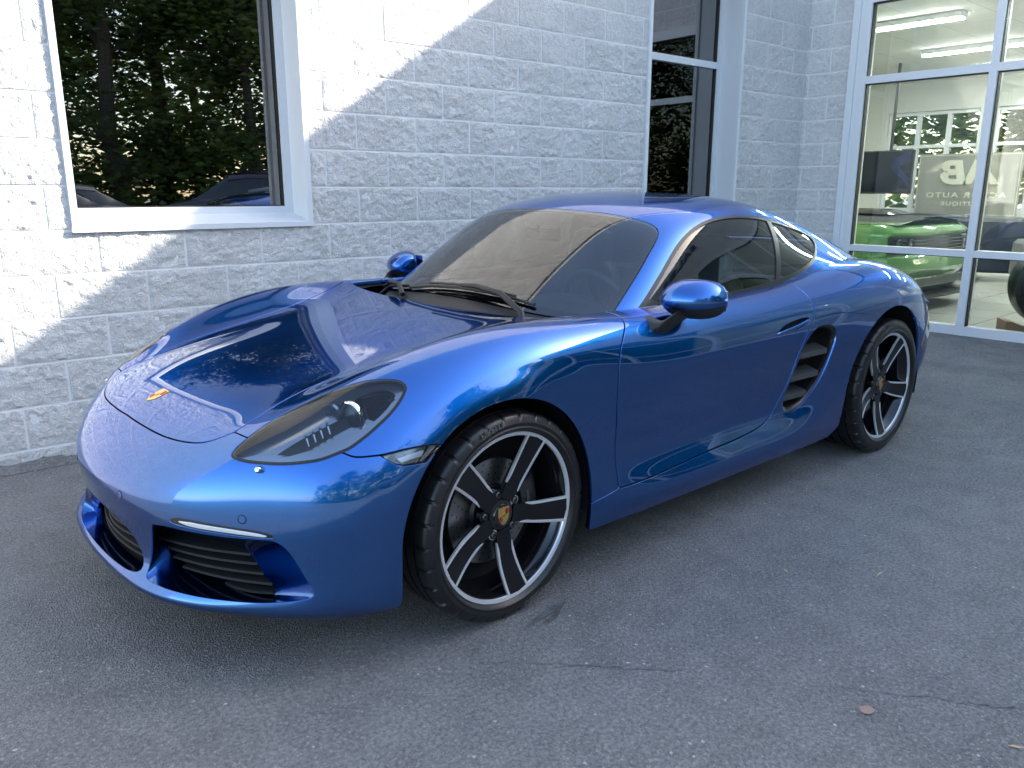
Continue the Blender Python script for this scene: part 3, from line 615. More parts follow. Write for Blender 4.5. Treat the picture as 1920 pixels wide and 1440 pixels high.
# grille band with bars and four round lamps
gb = MB()
ringo = [gpt(i, .615, -.033, 1.0, -1) for i in range(5, 0, -1)]+[gpt(i, .615, -.033, 1.0, 1) for i in range(6)]
def band(z0, z1, off, k, mat, name, par):
    A = []
    idx = [(i, -1) for i in range(k, 0, -1)]+[(i, 1) for i in range(k+1)]
    for z in (z0, z1): A.append([(lambda q: (q[0]+off, q[1]*1.0, q[2]))(gpt(i, z, -.035, 1.0, s)) for i, s in idx])
    return MB().loft(A, closed=False).build(name, mat, par, smooth=False, fix=False)
gr = band(.622, .795, .004, 4, M['gloss_black'], 'grille', gc)
for z in (.655, .69, .725, .76):
    idx = [(i, -1) for i in range(3, 0, -1)]+[(i, 1) for i in range(4)]
    MB().tube([(lambda q: (q[0]+.012, q[1], q[2]))(gpt(i, z, -.035, 1, s)) for i, s in idx], .006, 6).build('bar', M['satin_black'], gr)
band(.272, .352, .018, 3, M['satin_black'], 'lower_intake', gc)
for z in (.29, .31, .33): 
    idx = [(i, -1) for i in range(3, 0, -1)]+[(i, 1) for i in range(4)]
    MB().tube([(lambda q: (q[0]+.024, q[1], q[2]))(gpt(i, z, -.05, 1, s)) for i, s in idx], .004, 5).build('intake_bar', M['black_plastic'], gc)
for sy in (-1, 1):
    for yy in (.60, .76):
        x = np.interp(yy, [q[1] for q in plan[:6]], [q[0] for q in plan[:6]])-.02; l_ = thing_part('headlight', gc)
        MB().lathe([(.070,0),(.074,.012),(.066,.016),(.060,.008),(.035,-.004),(0,-.006)], 28, 0, 'x', (x, sy*yy, .708)).build('bezel', M['satin_black'], l_); MB().lathe([(.046,.006),(.03,.014),(0,.018)], 24, 0, 'x', (x, sy*yy, .708)).build('lens', M['car_glass'], l_)
sp_ = MB(); out = [(-.30,-1.0),(-.10,-.93),(-.015,-.72),(.05,-.45),(.075,0),(.05,.45),(-.015,.72),(-.10,.93),(-.30,1.0),(-.45,.9),(-.45,-.9)]
sp_.prism(out, .150, .178, lambda x, y, d: (x, y, d)); sp_.build('splitter', M['black_plastic'], gc, smooth=False)
ck = [(-1.75,.50,.96),(-2.05,.62,1.15),(-2.35,.66,1.33),(-2.7,.66,1.41),(-3.2,.64,1.42),(-3.8,.60,1.32),(-4.3,.58,1.10)]
MB().loft([[(x, -.80, .95), (x, -w-.06, .95+(z-.95)*.7), (x, -w, z-.02), (x, 0, z), (x, w, z-.02), (x, w+.06, .95+(z-.95)*.7), (x, .80, .95)] for x, w, z in ck], closed=False).build('cabin', M['car_glass'], gc, angle=50)
for sx in (-.95, -3.9):
    for sy in (-1, 1):
        w = MB(); w.lathe([(.25,-.12),(.34,-.125),(.36,-.09),(.36,.09),(.34,.125),(.25,.12)], 40, c=(sx, sy*.86, .36)); w = w.build('wheel', TYRE, gc); r = MB(); r.lathe([(0,.09*sy),(.2,.1*sy),(.255,.118*sy)], 30, c=(sx, sy*.86, .36)); r.build('rim', M['satin_black'], w)
# television
tv = thing('television', 'flat black television hanging in the showroom behind the green car', 'television', (-10.0, -2.60, 1.24))
m_ = MB(); m_.box((0,0,.29), (.05,.74,.58), bev=.008); m_.build('case', M['black_plastic'], tv, smooth=False)
t = NT('tv_screen'); t.set(Roughness=.12, Base_Color=(.006,.008,.014,1)); M['tv'] = t.m
m_ = MB(); m_.box((.026,0,.295), (.006,.70,.53)); m_.build('screen', M['tv'], tv, smooth=False)
m_ = MB(); m_.add([(.0295,.10,.47),(.0295,.34,.55),(.0295,.34,.46),(.0295,.19,.36),(.0295,.34,.20),(.0295,.34,.10),(.0295,.08,.34)], [(0,1,2,3,6),(6,3,4,5)]); m_.build('screen_graphic', P('screen_blue', (.008,.012,.05), .15), tv, smooth=False, fix=False)
m_ = MB(); m_.tube([(-.10,.0,.55),(-.10,0,1.72)], .02); m_.box((-.06,0,.30), (.08,.2,.2)); m_.build('ceiling_pole', M['black_plastic'], tv)
# banner hung on the rear glazing, printed side outwards so it reads reversed from here
bn = thing('banner', 'grey vinyl banner with reversed gold lettering hung on the showroom rear glazing', 'banner', (-12.15, -2.30, .90))
M['vinyl'] = leaf_mat('banner_vinyl', (.30,.29,.25), (.34,.33,.29)); M['print'] = P('banner_gold_print', (.55,.53,.44), .5)
rows = []
for k in range(13):
    y = -.74+1.48*k/12; x = .012*math.sin(k*1.3); rows.append([(x, y, .0), (x+.004, y, .45), (x, y, .94)])
MB().loft(rows, closed=False).build('sheet', M['vinyl'], bn, fix=False)
fr_ = lambda x, y, d: (.022+d, -x, y)     # mirrored: text runs towards -y
for txt, z, sz, bold, spc in (('ACTOR AUTO', .315, .135, .004, 1.25), ('BOUTIQUE', .185, .105, .003, 1.2)):
    m_ = MB(); V_, F_ = text_geo(txt, sz, bold, spc); m_.add([(.022, -v.x*1.12, z+v.y*.8) for v in V_], F_); m_.build('lettering', M['print'], bn, smooth=False, fix=False)
m_ = MB(); V_, F_ = text_geo('AB', .52, .022, .92); m_.add([(.022, -(v.x*1.25+v.y*.22), .64+v.y*.92) for v in V_], F_)
m_.build('logo', M['print'], bn, smooth=False, fix=False)
m_ = MB()
for a, b, c, d in ((-.72,.72,.02,.03),(-.72,.72,.91,.92),(-.72,-.71,.03,.91),(.71,.72,.03,.91)): m_.add([(.0215,a,c),(.0215,b,c),(.0215,b,d),(.0215,a,d)], [(0,1,2,3)])
m_.build('border', M['print'], bn, smooth=False, fix=False)
# seating
def sofa(name, label, loc, rz, w, mat):
    s_ = thing(name, label, 'sofa', loc, rz)
    m_ = MB(); m_.box((0,0,.26), (.85,w,.28), bev=.04); m_.build('base', mat, s_, angle=40)
    m_ = MB(); m_.box((-.36,0,.55), (.22,w,.56), bev=.06); m_.build('backrest', mat, s_, angle=40)
    for sy in (-1, 1): m_ = MB(); m_.box((0, sy*(w/2-.09), .40), (.86,.18,.36), bev=.05); m_.build('arm', mat, s_, angle=40)
    for k in range(2): m_ = MB(); m_.box((.06, (k-.5)*(w-.38)/2, .44), (.66,(w-.40)/2,.14), bev=.04); m_.build('cushion', mat, s_, angle=40)
    for sx in (-1, 1):
        for sy in (-1, 1): m_ = MB(); m_.box((sx*.36, sy*(w/2-.08), .06), (.05,.05,.12)); m_.build('leg', M['alu_grey'], s_, smooth=False)
    return s_
M['navy'] = noise_mat('navy_leather', (.010,.014,.022), (.018,.024,.036), 9, .45, .1, 60); M['greyleather'] = noise_mat('grey_leather', (.16,.16,.15), (.22,.21,.20), 9, .5, .1, 60)
sofa('sofa', 'dark navy leather sofa standing past the nose of the green car', (-10.4,-1.35,FZ), rad(200), 1.5, M['navy'])
sofa('sofa', 'low dark sofa below the banner, half hidden by the green car', (-11.5,-2.6,FZ), rad(180), 1.5, M['navy'])
sofa('armchair', 'light grey leather armchair beside the navy sofa', (-9.8,-.25,FZ), rad(215), .95, M['greyleather'])
# loose wheel on a wooden cradle behind the glass
lw = thing('loose_wheel', 'black tyre and wheel standing on a small wooden cradle behind the glass', 'wheel', (-6.25,.60,FZ), rad(-90+32))
m_ = MB(); m_.lathe([(.235,-.10),(.30,-.125),(.345,-.11),(.355,-.07),(.355,.07),(.345,.11),(.30,.125),(.235,.10)], 56, c=(0,0,.40)); m_.build('tyre', TYRE, lw)
m_ = MB(); m_.lathe([(0,.06),(.05,.065),(.06,.05),(.20,.07),(.235,.10)], 48, c=(0,0,.40)); m_.build('rim', M['satin_black'], lw)
for k in range(5):
    a = 2*math.pi*k/5; m_ = MB(); m_.box((.13*math.cos(a), .085, .40+.13*math.sin(a)), (.18,.03,.05), 0, Matrix.Rotation(-a, 3, 'Y'), .008); m_.build('spoke', M['alu_grey'], lw)
for sx in (-1, 1): m_ = MB(); m_.prism([(0,0),(.22,0),(.22,.03),(.04,.10),(0,.10)], -.13, .13, lambda x, y, d: (sx*(.16+x*.0+ .0)+sx*(.0)+sx*(.22-x), d, y)); m_.build('cradle', P('cradle_wood', (.22,.12,.06), .6), lw, smooth=False)
# ================================================================== the blue sports car
# ---- body control stations: each (u list, v list, z list)
def _st(u,v,z): return np.stack([np.array(u,float),np.array(v,float),np.array(z,float)],-1)
def _re(A,n=14,k=8):
    # keep first k+1 points, resample the rest so that total = n
    m=len(A)-1-k; t=np.linspace(0,m,n-k); i=np.minimum(t.astype(int),m-1); f=(t-i)[:,None]
    tail=A[k+i]*(1-f)+A[k+i+1]*f
    return np.concatenate([A[:k],tail])
F=[
_st([.865,.86,.84,.795,.74,.67,.60,.53,.47,.42,.38,.345],[0,.18,.34,.46,.55,.64,.715,.77,.805,.83,.845,.85],[.158]*8+[.16,.163,.166,.17]),
_st([.932,.925,.905,.863,.800,.722,.644,.567,.50,.445,.395,.35],[0,.18,.34,.465,.57,.66,.74,.79,.825,.848,.86,.865],[.20]*12),
_st([.892,.884,.860,.815,.758,.695,.627,.56,.50,.45,.40,.345],[0,.18,.34,.47,.575,.665,.74,.795,.83,.853,.865,.87],[.258]*6+[.262,.265,.27,.27,.27,.27]),
_st([.897,.887,.862,.815,.755,.69,.62,.555,.495,.445,.39,.335],[0,.18,.34,.47,.575,.665,.745,.80,.836,.858,.87,.875],[.365]*12),
_st([.912,.90,.87,.82,.755,.685,.615,.55,.49,.43,.375,.315],[0,.18,.34,.47,.58,.67,.75,.805,.842,.864,.876,.88],[.445,.444,.442,.440,.440,.442,.446,.45,.452,.452,.45,.445]),
_st([.882,.872,.842,.792,.732,.663,.595,.525,.46,.40,.345,.285],[0,.18,.34,.47,.58,.67,.748,.803,.842,.866,.878,.883],[.518,.519,.524,.531,.537,.542,.546,.548,.547,.543,.535,.522]),
_st([.797,.787,.762,.718,.664,.60,.53,.46,.395,.34,.29,.24],[0,.18,.34,.47,.575,.66,.735,.79,.834,.863,.878,.884],[.607,.607,.609,.617,.634,.645,.645,.638,.627,.61,.59,.565]),
_st([.69,.68,.66,.62,.565,.505,.44,.375,.315,.265,.225,.19],[0,.18,.34,.46,.56,.645,.722,.785,.832,.862,.879,.886],[.661,.660,.658,.660,.684,.71,.713,.702,.682,.657,.63,.60]),
_st([.50,.50,.49,.465,.425,.38,.325,.27,.225,.185,.155,.13],[0,.18,.34,.46,.555,.64,.718,.785,.834,.865,.881,.888],[.718,.717,.714,.715,.742,.774,.778,.762,.732,.697,.66,.625]),
_st([.26,.26,.25,.235,.215,.19,.165,.14,.115,.095,.08,.065],[0,.18,.34,.47,.56,.645,.722,.79,.838,.868,.884,.89],[.766,.765,.762,.764,.793,.828,.831,.812,.775,.73,.685,.645]),
_st([0]*12,[0,.19,.36,.49,.58,.66,.733,.80,.846,.873,.887,.892],[.805,.804,.802,.806,.834,.862,.862,.842,.80,.75,.70,.655]),
_st([-.2,-.2,-.2,-.2,-.19,-.18,-.17,-.16,-.15,-.14,-.13,-.12],[0,.2,.38,.53,.615,.685,.755,.816,.857,.879,.888,.891],[.833,.832,.831,.838,.859,.876,.874,.852,.812,.75,.67,.56]),
_st([-.42,-.42,-.42,-.42,-.41,-.40,-.39,-.37,-.34,-.31,-.28,-.25],[0,.22,.42,.58,.66,.715,.778,.833,.868,.883,.872,.862],[.849,.848,.851,.86,.869,.876,.870,.845,.795,.70,.50,.17]),
]
F=[_re(a) for a in F]
R=[
_st([-.58,-.58,-.58,-.58,-.58,-.58,-.57,-.56,-.54,-.52,-.50,-.48,-.46,-.44],[0,.22,.44,.60,.68,.735,.798,.848,.878,.88,.874,.864,.896,.868],[.845,.848,.852,.86,.868,.873,.861,.823,.745,.635,.52,.40,.272,.172]),
_st([-.78]*14,[0,.24,.47,.63,.70,.755,.815,.86,.884,.878,.866,.858,.905,.872],[.85,.852,.856,.862,.87,.869,.848,.795,.705,.595,.48,.37,.262,.172]),
_st([-1.07]*14,[0,.24,.47,.63,.705,.762,.82,.865,.886,.877,.864,.856,.906,.872],[.85,.852,.858,.866,.874,.872,.85,.795,.703,.592,.478,.37,.262,.172]),
_st([-1.36]*14,[0,.24,.47,.63,.705,.765,.823,.868,.889,.879,.866,.858,.907,.873],[.855,.86,.866,.874,.882,.88,.857,.80,.706,.594,.478,.37,.262,.172]),
_st([-1.65]*14,[0,.25,.47,.62,.70,.765,.826,.872,.895,.89,.88,.870,.908,.876],[.86,.868,.88,.89,.896,.893,.87,.815,.725,.615,.495,.378,.264,.172]),
_st([-1.9]*9+[-1.9,-1.9,-1.91,-1.93,-1.95],[0,.25,.45,.59,.67,.745,.815,.868,.90,.905,.90,.893,.895,.875],[.88,.895,.91,.92,.925,.917,.892,.845,.77,.675,.565,.45,.33,.18]),
_st([-2.1]*9+[-2.12,-2.14,-2.16,-2.19,-2.22],[0,.25,.44,.57,.655,.735,.81,.868,.903,.912,.914,.913,.91,.907],[.90,.915,.93,.94,.945,.937,.908,.862,.795,.715,.63,.55,.475,.41]),
_st([-2.3]*9+[-2.31,-2.32,-2.33,-2.34,-2.35],[0,.25,.44,.57,.655,.735,.81,.868,.905,.916,.919,.919,.918,.917],[.905,.92,.935,.947,.952,.943,.915,.873,.815,.75,.69,.64,.60,.57]),
_st([-2.5]*14,[0,.25,.44,.57,.655,.735,.81,.868,.903,.914,.918,.919,.918,.917],[.90,.915,.93,.942,.948,.94,.914,.874,.82,.76,.705,.665,.635,.615]),
_st([-2.74]*7+[-2.74,-2.73,-2.72,-2.70,-2.68,-2.66,-2.64],[0,.25,.44,.57,.655,.73,.80,.858,.893,.905,.909,.91,.91,.91],[.885,.90,.91,.915,.913,.901,.873,.835,.785,.732,.68,.637,.60,.565]),
_st([-3.02,-3.02,-3.0,-2.99,-2.98,-2.96,-2.94,-2.92,-2.89,-2.86,-2.83,-2.80,-2.77,-2.74],[0,.25,.44,.57,.65,.72,.785,.835,.867,.884,.892,.895,.896,.896],[.84,.845,.848,.842,.832,.815,.785,.747,.703,.656,.61,.567,.525,.488]),
_st([-3.27,-3.27,-3.24,-3.20,-3.16,-3.12,-3.07,-3.02,-2.98,-2.94,-2.90,-2.87,-2.83,-2.79],[0,.25,.44,.57,.65,.715,.77,.818,.85,.868,.878,.883,.885,.886],[.80,.80,.788,.765,.742,.715,.682,.647,.61,.572,.535,.497,.46,.428]),
_st([-3.40,-3.39,-3.36,-3.31,-3.25,-3.19,-3.13,-3.07,-3.015,-2.965,-2.92,-2.88,-2.84,-2.80],[0,.25,.44,.57,.65,.715,.77,.815,.847,.866,.876,.882,.884,.885],[.70,.70,.70,.69,.675,.653,.625,.59,.555,.515,.478,.44,.405,.37]),
_st([-3.43,-3.42,-3.385,-3.33,-3.265,-3.20,-3.14,-3.08,-3.02,-2.97,-2.925,-2.885,-2.845,-2.80],[0,.25,.44,.57,.65,.715,.77,.812,.842,.86,.87,.876,.88,.88],[.52,.52,.52,.515,.51,.50,.485,.465,.44,.415,.39,.365,.34,.31]),
_st([-3.40,-3.39,-3.355,-3.30,-3.235,-3.17,-3.11,-3.05,-3.0,-2.955,-2.91,-2.87,-2.83,-2.79],[0,.25,.44,.57,.64,.70,.75,.79,.82,.84,.85,.856,.86,.86],[.33]*8+[.325,.315,.30,.285,.27,.25]),
_st([-3.32,-3.31,-3.28,-3.23,-3.17,-3.11,-3.06,-3.01,-2.965,-2.925,-2.885,-2.845,-2.81,-2.775],[0,.25,.43,.55,.62,.68,.725,.765,.79,.81,.82,.826,.83,.83],[.19]*14),
]
BODY=np.array(F+R)
_gv=[0,.2,.38,.5,.58,.635,.675,.705,.725,.74]
GH=np.array([
_st([-.22]*10,_gv,np.array([.875,.862,.828,.79,.755,.725,.70,.68,.66,.64])-.108),
_st([-.40]*10,_gv,[.872,.860,.826,.788,.754,.725,.70,.68,.66,.64]),
_st([-.60]*10,_gv,[.998,.986,.950,.910,.873,.838,.806,.776,.752,.73]),
_st([-.80]*10,[0,.2,.38,.5,.58,.645,.686,.708,.724,.738],[1.118,1.106,1.072,1.034,.998,.955,.905,.855,.81,.77]),
_st([-.97]*10,[0,.2,.38,.495,.572,.634,.682,.714,.733,.748],[1.207,1.197,1.168,1.136,1.103,1.058,.98,.90,.842,.79]),
_st([-1.14]*10,[0,.2,.38,.485,.559,.624,.677,.716,.738,.753],[1.252,1.245,1.224,1.20,1.172,1.128,1.035,.925,.85,.79]),
_st([-1.37]*10,[0,.2,.38,.48,.553,.617,.678,.721,.743,.757],[1.273,1.268,1.251,1.23,1.205,1.165,1.055,.93,.855,.795]),
_st([-1.64]*10,[0,.2,.37,.467,.541,.606,.676,.726,.75,.764],[1.266,1.262,1.252,1.237,1.214,1.165,1.05,.94,.87,.81]),
_st([-1.92]*10,[0,.19,.35,.445,.515,.578,.66,.723,.757,.778],[1.224,1.221,1.212,1.198,1.176,1.126,1.03,.945,.885,.83]),
_st([-2.2]*10,[0,.18,.33,.43,.50,.56,.64,.71,.757,.79],[1.164,1.161,1.152,1.137,1.115,1.07,.995,.94,.89,.845]),
_st([-2.5]*10,[0,.18,.33,.43,.50,.555,.63,.70,.755,.79],[1.075,1.073,1.065,1.051,1.03,.996,.948,.915,.88,.84]),
_st([-2.8]*10,[0,.18,.33,.43,.50,.555,.63,.70,.75,.785],[.965,.963,.956,.943,.927,.906,.88,.857,.83,.79]),
_st([-3.15]*10,[0,.18,.33,.43,.50,.555,.63,.70,.75,.785],[.82,.818,.812,.80,.79,.775,.755,.735,.71,.68]),
])
def _pad(P):
    m=P[1:2,:].copy(); 
    P=np.concatenate([2*P[:1]-P[1:2],P,2*P[-1:]-P[-2:-1]],0)
    mir=P[:,1:2].copy(); mir[...,1]*=-1
    P=np.concatenate([mir,P,2*P[:,-1:]-P[:,-2:-1]],1)
    return P
def _w(t): return np.stack([(1-t)**3,3*t**3-6*t**2+4,-3*t**3+3*t**2+3*t+1,t**3],-1)/6
def _mat(n,sub):
    T=np.linspace(0,n-1,(n-1)*sub+1); i=np.minimum(T.astype(int),n-2); w=_w(T-i)
    M=np.zeros((len(T),n+2))
    for k in range(4): M[np.arange(len(T)),i+k]+=w[:,k]
    return T,M
def relax(Q,it=3):
    P=Q.copy(); Mi=_mat(len(Q),1)[1]; Mj=_mat(Q.shape[1],1)[1]
    for _ in range(it):
        S=np.einsum('ai,ijc,bj->abc',Mi,_pad(P),Mj); P=P+(Q-S)
        P[:,0,1]=0
    return P
def evals(P,si,sj):
    Ti,Mi=_mat(len(P),si); Tj,Mj=_mat(P.shape[1],sj)
    return Ti,Tj,np.einsum('ai,ijc,bj->abc',Mi,_pad(P),Mj)
# ---- panel engine: panels are cut out of two smooth spline skins (body, cabin) along outlines given in skin parameters (s,t)
CP = {'b': relax(BODY, 1), 'g': relax(GH, 2)}
CPP = {k: _pad(v) for k, v in CP.items()}
def skin(k, st):
    st = np.asarray(st, float); Pp = CPP[k]; n, m = Pp.shape[0]-2, Pp.shape[1]-2
    a = np.clip(st[:,0], 0, n-1); b = np.clip(np.abs(st[:,1]), 0, m-1)      # t < 0 is the mirrored half
    i = np.minimum(a.astype(int), n-2); j = np.minimum(b.astype(int), m-2); wa = _w(a-i); wb = _w(b-j)
    out = np.zeros((len(st), 3))
    for p_ in range(4):
        for q_ in range(4): out += (wa[:,p_]*wb[:,q_])[:,None]*Pp[i+p_, j+q_]
    out[:,1] *= np.where(st[:,1] < 0, -1, 1)
    return out
def skin_n(k, st):
    st = np.asarray(st, float); e = 1e-3
    du = skin(k, st+[e,0])-skin(k, st-[e,0]); dv = skin(k, st+[0,e])-skin(k, st-[0,e])
    c = np.cross(dv, du); return c/np.maximum(np.linalg.norm(c, axis=1), 1e-12)[:,None]
def crom(pts, closed=True, n=8):
    """Catmull-Rom through pts; a point given twice is a sharp corner"""
    pts = [tuple(p) for p in pts]; segs = []; cur = []
    if closed:
        # rotate so that it starts at a corner if there is one
        for i in range(len(pts)):
            if pts[i] == pts[(i+1) % len(pts)]:
                pts = pts[i+1:]+pts[:i+1]; break
    c = [p for i, p in enumerate(pts)]
    corners = [i for i in range(len(c)-1) if c[i] == c[i+1]]
    def cr(Q, closed_):
        Q = np.array(Q, float); L = len(Q); out = []
        for i in range(L if closed_ else L-1):
            p1, p2 = Q[i], Q[(i+1) % L]
            p0 = Q[i-1] if (closed_ or i > 0) else 2*p1-p2
            p3 = Q[(i+2) % L] if (closed_ or i < L-2) else 2*p2-p1
            for t in np.arange(n)/n:
                out.append(.5*((2*p1)+(-p0+p2)*t+(2*p0-5*p1+4*p2-p3)*t*t+(-p0+3*p1-3*p2+p3)*t**3))
        if not closed_: out.append(Q[-1])
        return out
    hascorner = len(corners) > 0 or (closed and c[0] == c[-1])
    if closed and not hascorner: return np.array(cr(c, True))
    runs = []; cur = [c[0]]
    for p in c[1:]:
        if p == cur[-1] and len(cur) >= 1:
            if len(cur) > 1: runs.append(cur)
            cur = [p]
        else: cur.append(p)
    if len(cur) > 1: runs.append(cur)
    if closed and runs[-1][-1] != runs[0][0]: runs.append([runs[-1][-1], runs[0][0]])
    out = []
    for r in runs: out += (cr(r, False)[:-1] if len(r) > 2 else [np.array(r[0])+(np.array(r[1])-np.array(r[0]))*t for t in np.arange(12)/12])
    if not closed: out.append(np.array(runs[-1][-1]))
    return np.array(out)
def inside(poly, st):
    x, y = st[:,0], st[:,1]; r = np.zeros(len(st), bool); px, py = poly[:,0], poly[:,1]; qx, qy = np.roll(px,-1), np.roll(py,-1)
    for a, b, c, d in zip(px, py, qx, qy):
        if b == d: continue
        r ^= ((b > y) != (d > y)) & (x < (c-a)*(y-b)/(d-b)+a)
    return r
def field(k, poly, st, X):
    """signed distance in metres to the outline, positive inside"""
    ins = inside(poly, st); A = skin(k, poly); B = np.roll(A, -1, 0)
    d = np.full(len(X), 1e9)
    for a, b in zip(A, B):
        ab = b-a; L = ab@ab
        t = np.clip(((X-a)@ab)/L, 0, 1) if L > 0 else 0
        d = np.minimum(d, np.linalg.norm(X-a-np.outer(t, ab) if L > 0 else X-a, axis=1))
    return np.where(ins, d, -d)
class Sheet:
    def __init__(s, k, s0, s1, t0, t1, ns, nt):
        S = np.linspace(s0, s1, ns+1); T_ = np.linspace(t0, t1, nt+1); g = np.stack(np.meshgrid(S, T_, indexing='ij'), -1).reshape(-1, 2)
        s.k = k; s.st = g; s.X = skin(k, g); s.N = skin_n(k, g); i = np.arange((ns+1)*(nt+1)).reshape(ns+1, nt+1)
        s.F = np.stack([i[:-1,:-1], i[:-1,1:], i[1:,1:], i[1:,:-1]], -1).reshape(-1, 4).tolist()
    def clip(s, f):
        """keep the part where f >= 0"""
        st, X, N = list(s.st), list(s.X), list(s.N); F_ = []; cache = {}
        neg = f < 0; anyn = np.array([any(neg[i] for i in q) for q in s.F]) if len(s.F) else []
        for q, mixed in zip(s.F, anyn):
            if not mixed: F_.append(q); continue
            if all(neg[i] for i in q): continue
            o = []
            for a, b in zip(q, q[1:]+q[:1]):
                if not neg[a]: o.append(a)
                if neg[a] != neg[b]:
                    key = (min(a, b), max(a, b))
                    if key not in cache:
                        w = f[a]/(f[a]-f[b]); cache[key] = len(st)
                        st.append(s.st[a]*(1-w)+s.st[b]*w); X.append(s.X[a]*(1-w)+s.X[b]*w); N.append(s.N[a]*(1-w)+s.N[b]*w)
                    o.append(cache[key])
            if len(o) >= 3: F_.append(o)
        s.st, s.X, s.N = np.array(st), np.array(X), np.array(N); s.F = F_
        return s.compact()
    def compact(s):
        used = sorted({i for q in s.F for i in q}); mp = {a: b for b, a in enumerate(used)}
        s.st, s.X, s.N = s.st[used], s.X[used], s.N[used]; s.F = [[mp[i] for i in q] for q in s.F]; return s
    def keep(s, poly, gap=.002): return s.clip(field(s.k, poly, s.st, s.X)-gap)
    def cut(s, poly, gap=.002): return s.clip(-field(s.k, poly, s.st, s.X)-gap)
    def func(s, fn): return s.clip(fn(s.X))
    def offset(s, d): s.X = s.X-s.N*d; return s
    def border(s):
        cnt = {}
        for q in s.F:
            for a, b in zip(q, q[1:]+q[:1]): cnt[(a, b)] = cnt.get((a, b), 0)+1
        return [(a, b) for (a, b) in cnt if (b, a) not in cnt]
    def build(s, name, mat, parent, depth=.012, both=True, mirror=False, edge_mat=None, label=None):
        """edges are folded inwards by `depth`; both = add the mirrored half to the same mesh, mirror = build only the mirrored side"""
        X, N, F_ = s.X, s.N/np.maximum(np.linalg.norm(s.N, axis=1), 1e-9)[:,None], [list(q) for q in s.F]; nf = len(F_)
        if depth > 0:
            bd = [(a, b) for a, b in s.border() if not (both and X[a][1] < 1e-4 and X[b][1] < 1e-4)]
            out = {}
            for a, b in bd:
                d = np.cross(X[b]-X[a], N[a]); L = np.linalg.norm(d)
                if L < 1e-12: continue
                for i in (a, b): out[i] = out.get(i, 0)+d/L
            ids = list(out); base = len(X); o = np.array([out[i]/max(np.linalg.norm(out[i]), 1e-9) for i in ids]) if ids else np.zeros((0,3))
            if ids:
                n0 = N[ids]; r1 = X[ids]; r2 = X[ids]+o*.0012-n0*.0012; r3 = X[ids]+o*.0012-n0*depth
                X = np.concatenate([X, r2, r3]); h = n0*.4+o; h /= np.linalg.norm(h, axis=1)[:,None]
                N = np.concatenate([N, h, o]); m1 = {i: base+k for k, i in enumerate(ids)}; m2 = {i: base+len(ids)+k for k, i in enumerate(ids)}
                for a, b in bd:
                    if a in m1 and b in m1:
                        F_.append([b, a, m1[a], m1[b]]); F_.append([m1[b], m1[a], m2[a], m2[b]])
        flip = np.array([1, -1, 1])
        FL = F_
        if mirror or both:
            Xm, Nm, Fm = X*flip, N*flip, [q[::-1] for q in FL]
        if both:
            k = len(X); V_ = np.concatenate([X, Xm]); Nn = np.concatenate([N, Nm]); FF = FL+[[i+k for i in q] for q in Fm]
        elif mirror: V_, Nn, FF = Xm, Nm, Fm
        else: V_, Nn, FF = X, N, FL
        o = mesh(name, V_, FF, mat, parent, normals=Nn)
        if label: o['label'] = label
        return o
def both_sides(make):
    for mir in (False, True): make(mir)
car = thing('sports_car', 'glossy metallic blue two-door sports coupe with black five-spoke wheels parked along the block wall', 'car')
def D(*p): return [q for a in p for q in (a, a)]          # sharp corners
# outlines (s,t) on the body skin
hood_front = [(6.10,0),(6.06,.81),(6.01,1.67),(6.02,2.42),(6.10,2.82),(6.30,3.11),(6.50,3.29)]
hood_side = [(6.50,3.29),(7.0,3.33),(7.7,3.25),(8.5,3.18),(9.5,3.18),(10.4,3.30),(11.1,3.62),(11.6,4.20),(12.0,5.15)]
hood_rear = [(12.0,5.15),(11.93,4.2),(11.83,2.6),(11.77,1.2),(11.75,0)]
O_hood = crom(D((6.10,0))+hood_front[1:-1]+D((6.50,3.29))+hood_side[1:-1]+D((12.0,5.15))+hood_rear[1:-1]+D((11.75,0))+D((11.75,-1),(6.10,-1)))
O_head = crom([(5.66,3.86),(5.85,3.80),(6.22,3.89),(6.80,4.02),(7.24,4.24),(7.53,4.59),(7.73,5.06),(7.91,5.5),(8.03,6.0),(8.06,6.4),(7.97,6.74),(7.77,6.97),(7.37,7.16),(6.89,7.23),(6.33,7.15),(5.93,6.93),(5.75,6.65),(5.59,6.28),(5.51,5.86),(5.46,5.28),(5.48,4.68),(5.54,4.2)])
seam = [(5.78,6.75),(5.69,7.2),(5.77,7.92)]
mark_top = [(5.77,7.92),(5.97,8.8),(6.25,9.9),(6.59,11.18)]
O_mark = crom(D((5.77,7.92))+mark_top[1:-1]+D((6.59,11.18))+D((6.40,11.42),(5.75,11.50))+[(5.56,10.3),(5.53,9.6),(5.58,8.95),(5.68,8.3)])
O_bump = crom(D((6.10,0))+hood_front[1:-1]+D((6.50,3.29),(6.22,3.89),(5.95,5.5))+D((5.78,6.75))+[(5.69,7.2)]+D((5.77,7.92))+mark_top[1:-1]+D((6.59,11.18),(6.75,13.4),(-1,13.4),(-1,-1),(6.10,-1)))
door_front = [(12.98,4.2),(12.94,6.1),(12.66,7.8),(12.73,9.31),(12.86,10.31),(13.0,11.73)]
O_fend = crom(D((6.50,3.29))+hood_side[1:-1]+D((12.0,5.15),(12.0,4.2),(12.98,4.2))+door_front[1:-1]+D((13.0,11.73),(12.49,12.13),(12.2,13.4),(6.75,13.4),(6.59,11.18))+mark_top[1:-1][::-1]+D((5.77,7.92))+[(5.69,7.2)]+D((5.78,6.75),(5.95,5.5),(6.22,3.89)))
